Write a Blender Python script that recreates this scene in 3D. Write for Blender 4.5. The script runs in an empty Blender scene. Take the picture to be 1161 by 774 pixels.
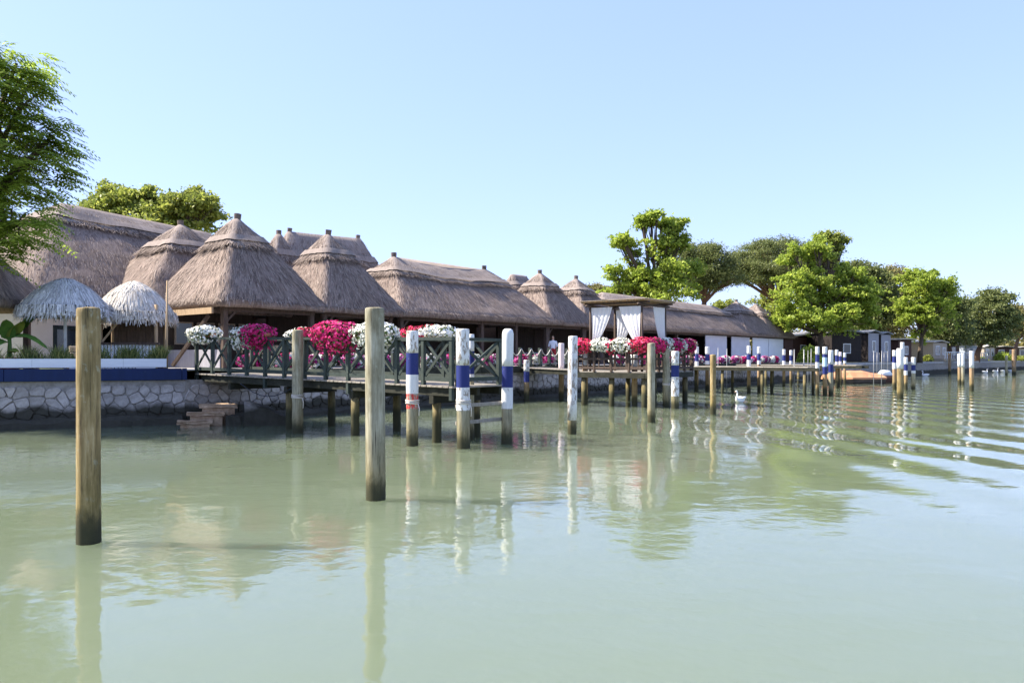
import bpy, bmesh, math, random
import numpy as np
from mathutils import Vector, Matrix, noise
random.seed(7); np.random.seed(7)
PI = math.pi
SC = bpy.context.scene
COL = SC.collection

# ------------------------------------------------------------------ camera
HC, F, HZ = 2.1, 903.0, 406.0          # camera height, focal length in photo pixels, horizon row
cam = bpy.data.cameras.new('camera'); camo = bpy.data.objects.new('camera', cam); COL.objects.link(camo)
camo.location = (0, 0, HC); camo.rotation_euler = (PI/2, 0, 0)
cam.sensor_width = 36; cam.lens = 28.0; cam.shift_y = 19/1161
cam.clip_start = .1; cam.clip_end = 9000
SC.camera = camo
# ------------------------------------------------------------------ world, sun, exposure
SUN_AZ, SUN_EL = math.radians(-85), math.radians(46)     # azimuth from +Y, clockwise
sdir = Vector((math.sin(SUN_AZ)*math.cos(SUN_EL), math.cos(SUN_AZ)*math.cos(SUN_EL), math.sin(SUN_EL)))
w = bpy.data.worlds.new('World'); SC.world = w; w.use_nodes = True
nt = w.node_tree; nt.nodes.clear()
wo = nt.nodes.new('ShaderNodeOutputWorld'); bg = nt.nodes.new('ShaderNodeBackground'); sk = nt.nodes.new('ShaderNodeTexSky')
sk.sky_type = 'NISHITA'; sk.sun_disc = False; sk.sun_elevation = SUN_EL; sk.sun_rotation = SUN_AZ
sk.air_density = 1.0; sk.dust_density = .6; sk.ozone_density = 3.0
bg.inputs[1].default_value = .138
gm = nt.nodes.new('ShaderNodeGamma'); gm.inputs[1].default_value = .45          # a milder fall-off from horizon to zenith, the same all round
hs = nt.nodes.new('ShaderNodeHueSaturation'); hs.inputs['Saturation'].default_value = 1.0
tn = nt.nodes.new('ShaderNodeMix'); tn.data_type = 'RGBA'; tn.blend_type = 'MULTIPLY'; tn.inputs[0].default_value = 1; tn.inputs[7].default_value = (.92, 1.03, 1.50, 1)
nt.links.new(sk.outputs[0], gm.inputs[0]); nt.links.new(gm.outputs[0], hs.inputs['Color']); nt.links.new(hs.outputs[0], tn.inputs[6])
nt.links.new(tn.outputs[2], bg.inputs[0]); nt.links.new(bg.outputs[0], wo.inputs[0])
sl = bpy.data.lights.new('sun', 'SUN'); so = bpy.data.objects.new('sun', sl); COL.objects.link(so)
sl.energy = 3.6; sl.angle = math.radians(.5); sl.color = (1, .93, .82)
so.rotation_euler = sdir.to_track_quat('Z', 'Y').to_euler(); so.location = (-60, 0, 80)
SC.view_settings.view_transform = 'Standard'; SC.view_settings.look = 'None'
SC.view_settings.exposure = 1.85; SC.view_settings.gamma = 1
SC.cycles.use_denoising = True
SC.cycles.max_bounces = 8; SC.cycles.transparent_max_bounces = 8

# ------------------------------------------------------------------ places
def WY(base): return HC*F/(base-HZ)                       # distance of a point on the water seen in row base
def AX(px, Y): return (px-580.5)/F*Y
def AZ(py, Y): return HC+(HZ-py)/F*Y
Q0 = Vector((-10.5, 25.6)); QD = Vector((.616, .788)).normalized(); QN = Vector((-QD.y, QD.x))
QR = math.atan2(QD.y, QD.x)
def Q(s, t): return Q0+QD*s+QN*t
def qs(px, t):                                            # place along the quay that shows in column px at offset t
    k = (px-580.5)/F; b = Q0+QN*t
    return (k*b.y-b.x)/(QD.x-k*QD.y)
GZ = 1.70                                                 # terrace level

# ------------------------------------------------------------------ materials
class NT:
    def __init__(s, name):
        s.m = bpy.data.materials.new(name); s.m.use_nodes = True; s.t = s.m.node_tree; s.t.nodes.clear()
        s.out = s.n('ShaderNodeOutputMaterial')
    def n(s, typ, **kw):
        x = s.t.nodes.new(typ)
        for k, v in kw.items(): setattr(x, k, v)
        return x
    def l(s, a, b): s.t.links.new(a, b)
    def coord(s, kind='Object', sc=(1, 1, 1)):
        c = s.n('ShaderNodeTexCoord'); mp = s.n('ShaderNodeMapping'); mp.inputs[3].default_value = sc
        s.l(c.outputs[kind], mp.inputs[0]); return mp.outputs[0]
    def noise(s, vec, scale, detail=4, rough=.6, dist=0):
        x = s.n('ShaderNodeTexNoise'); s.l(vec, x.inputs['Vector']); x.inputs['Scale'].default_value = scale
        x.inputs['Detail'].default_value = detail; x.inputs['Roughness'].default_value = rough; x.inputs['Distortion'].default_value = dist
        return x.outputs[0]
    def ramp(s, fac, stops):
        r = s.n('ShaderNodeValToRGB'); s.l(fac, r.inputs[0]); e = r.color_ramp.elements
        while len(e) < len(stops): e.new(.5)
        for i, (p, c) in enumerate(stops):
            e[i].position = p; e[i].color = (c, c, c, 1) if not isinstance(c, tuple) else (*c, 1)
        return r.outputs[0]
    def mix(s, fac, a, b, bt='MIX'):
        x = s.n('ShaderNodeMix', data_type='RGBA', blend_type=bt)
        for i, v in ((0, fac), (6, a), (7, b)):
            if isinstance(v, (int, float)): x.inputs[i].default_value = v
            elif isinstance(v, tuple): x.inputs[i].default_value = (*v, 1)
            else: s.l(v, x.inputs[i])
        return x.outputs[2]
    def math(s, op, a, b=0, clamp=False):
        x = s.n('ShaderNodeMath', operation=op, use_clamp=clamp)
        for i, v in ((0, a), (1, b)):
            if isinstance(v, (int, float)): x.inputs[i].default_value = v
            else: s.l(v, x.inputs[i])
        return x.outputs[0]
    def z(s, kind='Object'):
        c = s.n('ShaderNodeTexCoord') if kind == 'Object' else s.n('ShaderNodeNewGeometry')
        x = s.n('ShaderNodeSeparateXYZ'); s.l(c.outputs['Object' if kind == 'Object' else 'Position'], x.inputs[0]); return x.outputs[2]
    def rnd(s):
        return s.n('ShaderNodeObjectInfo').outputs['Random']
    def island(s):
        return s.n('ShaderNodeNewGeometry').outputs['Random Per Island']
    def fin(s, col, rough=.8, bump=None, bs=.3, bd=.02, spec=.3, metal=0, trans=0):
        p = s.n('ShaderNodeBsdfPrincipled')
        if isinstance(col, tuple): p.inputs['Base Color'].default_value = (*col, 1)
        else: s.l(col, p.inputs['Base Color'])
        if isinstance(rough, (int, float)): p.inputs['Roughness'].default_value = rough
        else: s.l(rough, p.inputs['Roughness'])
        p.inputs['Specular IOR Level'].default_value = spec; p.inputs['Metallic'].default_value = metal
        if bump is not None:
            b = s.n('ShaderNodeBump'); b.inputs['Strength'].default_value = bs; b.inputs['Distance'].default_value = bd
            s.l(bump, b.inputs['Height']); s.l(b.outputs[0], p.inputs['Normal'])
        sh = p.outputs[0]
        if trans:
            t = s.n('ShaderNodeBsdfTranslucent'); mx = s.n('ShaderNodeMixShader'); mx.inputs[0].default_value = trans
            if isinstance(col, tuple): t.inputs[0].default_value = (*col, 1)
            else: s.l(col, t.inputs[0])
            s.l(sh, mx.inputs[1]); s.l(t.outputs[0], mx.inputs[2]); sh = mx.outputs[0]
        s.l(sh, s.out.inputs[0]); return s.m

def simple(name, c1, c2, scale=3, st=(1, 1, 1), rough=.8, bs=.3, bd=.01, spec=.3, vary=.25, metal=0):
    t = NT(name); v = t.coord('Object', st); f = t.noise(v, scale, 5, .65)
    c = t.mix(t.ramp(f, [(.3, 0.), (.7, 1.)]), c1, c2)
    k = t.math('MULTIPLY_ADD', t.rnd(), vary); k.node.inputs[2].default_value = 1-vary/2
    c = t.mix(1., c, t.n('ShaderNodeCombineColor').outputs[0], 'MULTIPLY') if False else c
    hv = t.n('ShaderNodeHueSaturation'); t.l(k, hv.inputs['Value']); t.l(c, hv.inputs['Color'])
    return t.fin(hv.outputs[0], rough, f, bs, bd, spec, metal)

def leafmat(name, c1, c2, c3, trans=.35, big=.25, rough=.5):
    t = NT(name); r = t.island(); c = t.ramp(r, [(0, c1), (.5, c2), (1, c3)])
    f = t.noise(t.coord('Object'), big, 3)
    hv = t.n('ShaderNodeHueSaturation'); k = t.math('MULTIPLY_ADD', f, .9); k.node.inputs[2].default_value = .55
    t.l(k, hv.inputs['Value']); t.l(c, hv.inputs['Color'])
    return t.fin(hv.outputs[0], rough, None, spec=.3, trans=trans)

def thatchmat(name, dark, mid, light):
    t = NT(name); uv = t.coord('UV')
    mp = t.n('ShaderNodeMapping'); mp.inputs[3].default_value = (26, 2.2, 1); t.l(uv, mp.inputs[0])
    f1 = t.noise(mp.outputs[0], 1., 5, .7, .3)
    mp2 = t.n('ShaderNodeMapping'); mp2.inputs[3].default_value = (9, 1.6, 1); t.l(uv, mp2.inputs[0])
    f2 = t.noise(mp2.outputs[0], 1., 4, .65, .5)
    f3 = t.noise(t.coord('Object'), .7, 4, .6)
    f = t.math('ADD', t.math('MULTIPLY', f1, .55), t.math('MULTIPLY', f2, .45))
    c = t.ramp(f, [(.28, dark), (.5, mid), (.72, light)])
    k = t.math('MULTIPLY_ADD', f3, .8); k.node.inputs[2].default_value = .6
    hv = t.n('ShaderNodeHueSaturation'); t.l(k, hv.inputs['Value']); t.l(c, hv.inputs['Color'])
    return t.fin(hv.outputs[0], .95, f, .8, .0035, .1)

def strawmat(name, c1, c2, c3):
    t = NT(name); c = t.ramp(t.island(), [(0, c1), (.5, c2), (1, c3)])
    return t.fin(c, .85, None, spec=.2, trans=.15)

def polemat(name, c1, c2, c3, stain=.36):
    t = NT(name); v = t.coord('Object', (9, 9, .8)); f = t.noise(v, 2.2, 6, .7, .6)
    f2 = t.noise(t.coord('Object', (1, 1, .5)), 2.5, 4, .6)
    c = t.ramp(f, [(.3, c1), (.52, c2), (.72, c3)])
    c = t.mix(t.ramp(f2, [(.42, 0.), (.65, .6)]), c, (.115, .09, .035)); c = t.mix(t.ramp(t.noise(t.coord('Object', (1, 1, .7)), 9, 5, .7), [(.58, 0.), (.66, .5)]), c, (.40, .40, .30))
    z = t.z(); e = t.math('ADD', z, t.math('MULTIPLY', t.noise(t.coord('Object', (3, 3, 1.2)), 2.4, 6, .7), .42))
    g = t.ramp(t.math('MULTIPLY', e, .5), [((stain+.2)*.5, .75), ((stain+1.25)*.5, 0.)]); c = t.mix(g, c, t.mix(t.ramp(f, [(.4, 0.), (.6, 1.)]), (.115, .095, .028), (.235, .175, .06)))
    f3 = t.noise(t.coord('Object', (14, 14, .5)), 3.4, 5, .65); c = t.mix(t.ramp(f3, [(.34, .8), (.43, 0.)]), c, (.04, .032, .022))
    c = t.mix(t.ramp(e, [(stain+.16, .95), (stain+.26, .8), (stain+.42, 0.)]), c, t.mix(f2, (.016, .016, .01), (.06, .06, .03)))
    return t.fin(c, .85, t.math('ADD', f, t.math('MULTIPLY', f3, 1.2)), 1., .0011, .2)

def paintmat(name, col, wood=(.32, .29, .25), peel=.56):
    t = NT(name); v = t.coord('Object', (3, 3, 1)); f = t.noise(v, 5., 6, .7, .4)
    f2 = t.noise(t.coord('Object', (1, 1, .15)), 6, 3)
    k = t.math('MULTIPLY_ADD', f2, .55); k.node.inputs[2].default_value = .66
    hv = t.n('ShaderNodeHueSaturation'); t.l(k, hv.inputs['Value']); hv.inputs['Color'].default_value = (*col, 1)
    c = t.mix(t.ramp(f, [(peel, 0.), (peel+.03, 1.)]), hv.outputs[0], wood)
    return t.fin(c, .6, f, .4, .002, .3)

M = {}
M['thatch'] = thatchmat('thatch', (.078, .057, .048), (.218, .167, .138), (.39, .315, .262))
M['thatch_cap'] = thatchmat('thatch_cap', (.12, .095, .082), (.26, .212, .182), (.41, .345, .295))
M['thatch_edge'] = simple('thatch_edge', (.10, .078, .065), (.23, .18, .15), 14, (1, 1, .3), .95, .6, .006, .1)
M['straw'] = strawmat('straw', (.09, .065, .053), (.25, .192, .158), (.47, .385, .32))
M['palm'] = strawmat('palm', (.42, .41, .40), (.66, .65, .64), (.84, .83, .81))
M['palm_pale'] = strawmat('palm_pale', (.45, .40, .34), (.68, .63, .57), (.85, .81, .75))
M['pole_brown'] = polemat('pole_brown', (.15, .105, .045), (.32, .23, .105), (.50, .39, .22), .22)
M['pole_grey'] = polemat('pole_grey', (.20, .185, .13), (.38, .35, .25), (.52, .49, .38), .18)
M['pole_dark'] = polemat('pole_dark', (.07, .06, .035), (.16, .13, .08), (.28, .23, .15), .55)
M['pole_tan'] = polemat('pole_tan', (.24, .14, .075), (.40, .26, .15), (.52, .37, .24), .32)
M['white_paint'] = paintmat('white_paint', (.74, .735, .71), peel=.61)
M['white_peeling'] = paintmat('white_peeling', (.76, .75, .72), (.30, .25, .20), .52)
M['blue_paint'] = paintmat('blue_paint', (.020, .031, .155), (.2, .2, .24), .64)
M['pale_blue_paint'] = paintmat('pale_blue_paint', (.45, .62, .74), peel=.66)
M['red_paint'] = paintmat('red_paint', (.55, .06, .05), (.33, .32, .25), .5)
M['pink_paint'] = paintmat('pink_paint', (.74, .64, .64), peel=.66)
M['navy_board'] = paintmat('navy_board', (.006, .020, .082), (.03, .05, .11), .66)
M['green_wood'] = simple('green_wood', (.026, .038, .032), (.058, .072, .058), 5, (1, 1, 1), .7, .3, .004)
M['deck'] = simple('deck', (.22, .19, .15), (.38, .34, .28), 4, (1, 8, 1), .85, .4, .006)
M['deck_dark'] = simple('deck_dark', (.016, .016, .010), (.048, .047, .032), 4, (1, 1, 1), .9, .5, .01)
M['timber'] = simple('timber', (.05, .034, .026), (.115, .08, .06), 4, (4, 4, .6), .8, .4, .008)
M['timber_pale'] = simple('timber_pale', (.30, .20, .11), (.46, .33, .20), 4, (4, 4, .6), .8, .4, .006)  # paler, yellower timber of kiosk, fascia board, chairs and bamboo
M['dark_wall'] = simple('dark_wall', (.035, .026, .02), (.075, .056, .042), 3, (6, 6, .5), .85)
M['cream'] = simple('cream', (.66, .56, .46), (.74, .65, .55), 1.5, rough=.9, bs=.15)
M['white_panel'] = simple('white_panel', (.74, .75, .77), (.80, .81, .82), 1, rough=.7, bs=.05, vary=.05)
M['grey_panel'] = simple('grey_panel', (.50, .49, .52), (.58, .57, .60), 1, rough=.6, bs=.05, vary=.1)
M['white_wood'] = simple('white_wood', (.70, .72, .76), (.80, .81, .83), 2, (1, 1, 6), .6, .2, .003, vary=.1)
M['terracotta'] = simple('terracotta', (.36, .13, .07), (.48, .20, .11), 4)
M['soil'] = simple('soil', (.06, .04, .025), (.12, .085, .055), 10)
M['window'] = simple('window', (.03, .04, .045), (.06, .07, .08), 1, rough=.08, bs=0, spec=.6)
M['frame_dark'] = simple('frame_dark', (.012, .02, .02), (.025, .035, .035), 3, rough=.5)
M['cloth'] = (lambda t: t.fin(t.ramp(t.noise(t.coord('Object'), 2, 3), [(.3, (.78, .78, .79)), (.7, (.85, .85, .85))]), .8, None, trans=.3))(NT('cloth'))
M['rope'] = simple('rope', (.5, .45, .38), (.62, .57, .5), 30)
M['cable'] = simple('cable', (.02, .025, .04), (.04, .045, .06), 10)
M['metal'] = simple('metal', (.20, .20, .20), (.32, .32, .31), 8, rough=.4, metal=.3, bs=.1)
M['blossom_white'] = strawmat('blossom_white', (.74, .72, .58), (.82, .81, .74), (.86, .85, .82))
M['blossom_magenta'] = strawmat('blossom_magenta', (.42, .012, .10), (.60, .022, .16), (.70, .07, .25))
M['blossom_red'] = strawmat('blossom_red', (.55, .015, .06), (.70, .04, .13), (.78, .12, .22))
M['blossom_purple'] = strawmat('blossom_purple', (.30, .012, .14), (.46, .03, .22), (.66, .34, .52))
M['plant_leaf'] = leafmat('plant_leaf', (.03, .06, .015), (.06, .11, .025), (.10, .16, .04), .3, 2)
M['grass'] = leafmat('grass', (.07, .11, .03), (.16, .20, .06), (.36, .34, .12), .3, 1.5)
M['banana'] = simple('banana', (.06, .15, .03), (.14, .26, .05), 6, (1, 1, 1), .5)
M['banana_yellow'] = simple('banana_yellow', (.30, .34, .05), (.14, .22, .05), 6, (1, 1, 1), .5)
M['leaf_locust'] = leafmat('leaf_locust', (.17, .25, .035), (.31, .41, .06), (.47, .56, .11), .62, .5)
M['leaf_lime'] = leafmat('leaf_lime', (.166, .234, .031), (.317, .403, .056), (.497, .559, .100), .55, .35)
M['leaf_mid'] = leafmat('leaf_mid', (.152, .195, .037), (.290, .332, .062), (.455, .468, .106), .5, .35)
M['leaf_pine'] = leafmat('leaf_pine', (.08, .10, .03), (.165, .195, .06), (.27, .29, .10), .4, .3)
M['leaf_olive'] = leafmat('leaf_olive', (.12, .115, .04), (.23, .21, .07), (.35, .30, .11), .4, .3)
M['bark'] = simple('bark', (.06, .042, .03), (.14, .105, .075), 5, (3, 3, .6), .9, .6, .012)
M['bark_red'] = simple('bark_red', (.10, .055, .035), (.19, .115, .075), 5, (3, 3, .6), .9, .8, .03)
M['swan'] = simple('swan', (.78, .77, .74), (.84, .83, .81), 8, rough=.8, bs=.1, vary=.05)
M['beak'] = simple('beak', (.55, .20, .03), (.45, .15, .02), 8)
M['tarp'] = simple('tarp', (.42, .19, .09), (.54, .27, .14), 1.5, rough=.7, bs=.5, bd=.03)
M['hull'] = simple('hull', (.05, .04, .035), (.10, .08, .07), 2)
M['concrete'] = simple('concrete', (.30, .28, .26), (.44, .42, .40), 2.5, rough=.9, bs=.5)
M['roof_grey'] = simple('roof_grey', (.16, .16, .17), (.24, .24, .25), 2)
M['reed'] = simple('reed', (.17, .13, .09), (.30, .24, .17), 6, (1, 12, 1), .9, .6, .02)
M['roof_light'] = simple('roof_light', (.44, .39, .32), (.55, .49, .41), 2)
M['cab_brown'] = simple('cab_brown', (.055, .025, .02), (.09, .045, .035), 2, (6, 6, .4))
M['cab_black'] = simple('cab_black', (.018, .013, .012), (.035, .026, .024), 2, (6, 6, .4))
M['cab_grey'] = simple('cab_grey', (.26, .25, .28), (.34, .33, .36), 2, (6, 6, .4))
M['cab_beige'] = simple('cab_beige', (.34, .27, .20), (.44, .36, .28), 2, (6, 6, .4))
M['cab_blue'] = simple('cab_blue', (.36, .40, .46), (.48, .52, .58), 2, (6, 6, .4))
M['skin'] = simple('skin', (.45, .27, .19), (.50, .31, .22), 6, bs=.05)
M['hair'] = simple('hair', (.02, .014, .01), (.04, .03, .02), 20)
M['red_cloth'] = simple('red_cloth', (.32, .02, .025), (.42, .04, .04), 6)
M['blue_cloth'] = simple('blue_cloth', (.05, .07, .20), (.08, .10, .28), 6)

def stonemat(name, c1, c2, c3):
    t = NT(name); f = t.noise(t.coord('Object'), 5., 6, .7); c = t.ramp(f, [(.3, c1), (.5, c2), (.72, c3)])
    k = t.math('MULTIPLY_ADD', t.rnd(), .42); k.node.inputs[2].default_value = .72
    hv = t.n('ShaderNodeHueSaturation'); t.l(k, hv.inputs['Value']); t.l(c, hv.inputs['Color']); c = hv.outputs[0]
    g = t.n('ShaderNodeNewGeometry'); x = t.n('ShaderNodeSeparateXYZ'); t.l(g.outputs['Position'], x.inputs[0])
    nz = t.n('ShaderNodeTexNoise'); nz.inputs['Scale'].default_value = 1.3; nz.inputs['Detail'].default_value = 6; t.l(g.outputs['Position'], nz.inputs['Vector'])
    e = t.math('ADD', x.outputs[2], t.math('MULTIPLY', nz.outputs[0], .55))
    c = t.mix(t.ramp(e, [(.78, 1.), (.95, 0.)]), c, t.mix(f, (.028, .026, .018), (.085, .078, .06)))
    return t.fin(c, .9, f, .7, .025, .2)
M['stone'] = stonemat('stone', (.26, .225, .195), (.42, .375, .335), (.58, .53, .48))
M['mortar'] = stonemat('mortar', (.23, .205, .175), (.37, .335, .295), (.50, .46, .41))
M['step_stone'] = simple('step_stone', (.26, .155, .085), (.56, .41, .27), 6, rough=.95, bs=.9, bd=.04)

def groundmat():
    t = NT('ground'); v = t.coord('Object'); f = t.noise(v, .25, 6, .65); f2 = t.noise(v, 6., 5, .7)
    c = t.ramp(f, [(.38, (.20, .17, .12)), (.52, (.10, .13, .04)), (.7, (.17, .20, .06))])
    c = t.mix(.35, c, t.ramp(f2, [(.3, (.06, .06, .03)), (.7, (.26, .25, .14))]))
    return t.fin(c, .95, f2, .5, .05, .1)
M['ground'] = groundmat()
M['paving'] = simple('paving', (.24, .22, .20), (.34, .32, .29), 3)

def watermat():
    t = NT('water'); v = t.coord('Object')
    big = t.noise(v, .05, 3, .5)
    c = t.ramp(big, [(.3, (.142, .172, .108)), (.7, (.155, .184, .118))])
    # ripples: patches of calmer and livelier water
    m1 = t.n('ShaderNodeMapping'); m1.inputs[3].default_value = (1, 1.25, 1); m1.inputs[2].default_value = (0, 0, .35); t.l(v, m1.inputs[0])
    r1 = t.noise(m1.outputs[0], 1.1, 2, .5, .4); r2 = t.noise(m1.outputs[0], 4.2, 2, .5, .3); r3 = t.noise(m1.outputs[0], .28, 2, .5)
    pat = t.ramp(t.noise(v, .09, 3, .55, .6), [(.38, .25), (.62, 1.)])
    r4 = t.noise(m1.outputs[0], 12., 2, .5)
    h = t.math('ADD', t.math('MULTIPLY', r1, .026), t.math('MULTIPLY', t.math('ADD', t.math('MULTIPLY', r2, .016), t.math('MULTIPLY', r4, .0036)), pat))
    h = t.math('ADD', h, t.math('MULTIPLY', r3, .07))
    # the wash of a passing boat: long low crests running off to the right
    wv = t.n('ShaderNodeTexWave', wave_type='BANDS', bands_direction='X', wave_profile='SIN')
    m2 = t.n('ShaderNodeMapping'); m2.inputs[2].default_value = (0, 0, math.radians(-9)); t.l(v, m2.inputs[0]); t.l(m2.outputs[0], wv.inputs['Vector'])
    wv.inputs['Scale'].default_value = .15; wv.inputs['Distortion'].default_value = 2.6; wv.inputs['Detail'].default_value = 2; wv.inputs['Detail Scale'].default_value = .35
    sx = t.n('ShaderNodeSeparateXYZ'); t.l(m2.outputs[0], sx.inputs[0])
    msk = t.math('MULTIPLY', t.ramp(t.math('DIVIDE', sx.outputs[0], 30), [(.16, 0.), (.36, 1.)]), t.ramp(t.noise(v, .06, 2), [(.35, .35), (.6, 1.)]))
    h = t.math('ADD', h, t.math('MULTIPLY', t.math('MULTIPLY', wv.outputs[1], .115), msk))
    p = t.n('ShaderNodeBsdfPrincipled'); t.l(c, p.inputs['Base Color'])
    p.inputs['Roughness'].default_value = .03; p.inputs['IOR'].default_value = 1.47
    p.inputs['Subsurface Weight'].default_value = .95; p.inputs['Subsurface Radius'].default_value = (1, 1, .8); p.inputs['Subsurface Scale'].default_value = 8.
    b = t.n('ShaderNodeBump'); b.inputs['Strength'].default_value = .8; b.inputs['Distance'].default_value = .4
    t.l(h, b.inputs['Height']); t.l(b.outputs[0], p.inputs['Normal'])
    t.l(p.outputs[0], t.out.inputs[0]); return t.m
M['water'] = watermat()

# ------------------------------------------------------------------ mesh helpers
class MB:
    def __init__(s): s.v = []; s.f = []; s.uv = None
    def add(s, vs, fs):
        o = len(s.v); s.v += [tuple(v) for v in vs]; s.f += [tuple(i+o for i in f) for f in fs]; return s
    def box(s, x0, x1, y0, y1, z0, z1):
        return s.add([(x, y, z) for z in (z0, z1) for (x, y) in ((x0, y0), (x1, y0), (x1, y1), (x0, y1))],
                     [(3, 2, 1, 0), (4, 5, 6, 7), (0, 1, 5, 4), (1, 2, 6, 5), (2, 3, 7, 6), (3, 0, 4, 7)])
    def beam(s, a, b, w, h, up=(0, 0, 1)):
        a = Vector(a); b = Vector(b); d = (b-a).normalized(); u = Vector(up)
        if abs(d.dot(u)) > .98: u = Vector((1, 0, 0))
        x = d.cross(u).normalized()*w/2; y = x.cross(d).normalized()*h/2
        return s.add([p+sx*x+sy*y for p in (a, b) for sx, sy in ((-1, -1), (1, -1), (1, 1), (-1, 1))],
                     [(3, 2, 1, 0), (4, 5, 6, 7), (0, 1, 5, 4), (1, 2, 6, 5), (2, 3, 7, 6), (3, 0, 4, 7)])
    def tube(s, pts, rad, n=8, cap=True, jit=0):
        pts = [Vector(p) for p in pts]
        if isinstance(rad, (int, float)): rad = [rad]*len(pts)
        o = len(s.v); up = Vector((0, 0, 1)); prev = None
        for i, p in enumerate(pts):
            d = (pts[min(i+1, len(pts)-1)]-pts[max(i-1, 0)]).normalized()
            if prev is None:
                x = d.cross(up if abs(d.z) < .95 else Vector((0, 1, 0))).normalized()
            else: x = (prev-d*prev.dot(d)).normalized()
            prev = x; y = d.cross(x)
            for k in range(n):
                a = 2*PI*k/n; r = rad[i]*(1+random.uniform(-jit, jit)); s.v.append(tuple(p+x*math.cos(a)*r+y*math.sin(a)*r))
        for i in range(len(pts)-1):
            for k in range(n):
                a = o+i*n+k; b = o+i*n+(k+1) % n; s.f.append((a, b, b+n, a+n))
        if cap:
            s.f.append(tuple(o+k for k in range(n))[::-1]); e = o+(len(pts)-1)*n; s.f.append(tuple(e+k for k in range(n)))
        return s
    def mesh(s, name, mat, smooth=False):
        me = bpy.data.meshes.new(name); me.from_pydata(s.v, [], s.f)
        if smooth: me.polygons.foreach_set('use_smooth', [True]*len(me.polygons))
        if mat is not None: me.materials.append(M[mat] if isinstance(mat, str) else mat)
        me.update(); return me
    def build(s, name, mat, parent=None, smooth=False, kind=None, loc=None):
        return obj(name, s.mesh(name, mat, smooth), parent, kind, loc)
def obj(name, me, parent=None, kind=None, loc=None):
    o = bpy.data.objects.new(name, me); COL.objects.link(o); o.parent = parent
    if kind: o['kind'] = kind
    if loc is not None: o.location = loc
    return o
def tag(o, label, cat, group=None):
    o['label'] = label; o['category'] = cat
    if group: o['group'] = group
    return o
def thing(name, label, cat, loc, rz=0, group=None):
    o = bpy.data.objects.new(name, None); COL.objects.link(o); o.location = loc; o.rotation_euler = (0, 0, rz); o.empty_display_size = .3
    return tag(o, label, cat, group)
def struct(name, mb, mat, **k): return mb.build(name, mat, kind='structure', **k)
def bevel(o, wdt=.02, seg=1):
    m = o.modifiers.new('bevel', 'BEVEL'); m.width = wdt; m.segments = seg; m.limit_method = 'ANGLE'; return o
def poly_mesh(name, P, mat):                               # P: (N, k, 3) loose polygons
    N, k, _ = P.shape; me = bpy.data.meshes.new(name)
    me.vertices.add(N*k); me.vertices.foreach_set('co', P.reshape(-1).astype(np.float32))
    me.loops.add(N*k); me.loops.foreach_set('vertex_index', np.arange(N*k, dtype=np.int32))
    me.polygons.add(N); me.polygons.foreach_set('loop_start', np.arange(0, N*k, k, dtype=np.int32))
    me.polygons.foreach_set('loop_total', np.full(N, k, dtype=np.int32))
    me.materials.append(M[mat]); me.update(calc_edges=True); me.validate(); return me
def unit(a): return a/np.maximum(np.linalg.norm(a, axis=-1, keepdims=True), 1e-9)
def rnd_unit(n): return unit(np.random.normal(size=(n, 3)))

# ------------------------------------------------------------------ the setting: water, ground, quay
mb = MB(); mb.box(-2500, 4000, -300, 4000, -4, 0)
struct('water', mb, 'water')
LW0 = Vector((-15.04, 23.4)); LD = (Q0-LW0).normalized(); LN = Vector((-LD.y, LD.x))
shore = [Vector((-900, -380)), LW0-LD*40, Q0.copy(), Q(53.5, 0), Vector((34.0, 80)), Vector((56, 106)), Vector((98, 151)), Vector((190, 235)), Vector((2500, 1900))]
bm = bmesh.new(); vs = [bm.verts.new((p.x, p.y, GZ)) for p in [p+Vector((-.12, .12)) for p in shore]+[Vector((3900, 3900)), Vector((-2400, 3900))]]
bm.faces.new(vs); bmesh.ops.triangulate(bm, faces=bm.faces[:]); me = bpy.data.meshes.new('ground'); bm.to_mesh(me); bm.free(); me.materials.append(M['ground'])
for p in me.polygons:
    if p.normal.z < 0: p.flip()
obj('ground', me, kind='structure')
# terrace paving in front of and below the thatched halls
mb = MB(); c = [Q(.2, .3), Q(66, .3), Q(66, 14), Q(.2, 14)]; mb.add([(p.x, p.y, GZ+.005) for p in c], [(0, 1, 2, 3)]); struct('terrace', mb, 'paving')

quay = None
def wall_strip(pts, z0, z1, off):                         # closed strip following the shore
    m = MB(); n = len(pts); V = []
    for i, p in enumerate(pts):
        a = (pts[min(i+1, n-1)]-pts[max(i-1, 0)]).normalized(); nn = Vector((-a.y, a.x))
        for t, z in ((off, z0), (off, z1), (.8, z1), (.8, z0)): V.append((p.x+nn.x*t, p.y+nn.y*t, z))
    Fc = [(i*4+k, i*4+4+k, i*4+4+(k+1) % 4, i*4+(k+1) % 4) for i in range(n-1) for k in range(4)]
    return m.add(V, Fc)
quay = wall_strip(shore[1:], -1.5, 1.40, .03).build('quay_wall', 'mortar', kind='structure')
quay['label'] = 'grey stone quay wall rising from the water below the terrace'
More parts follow.
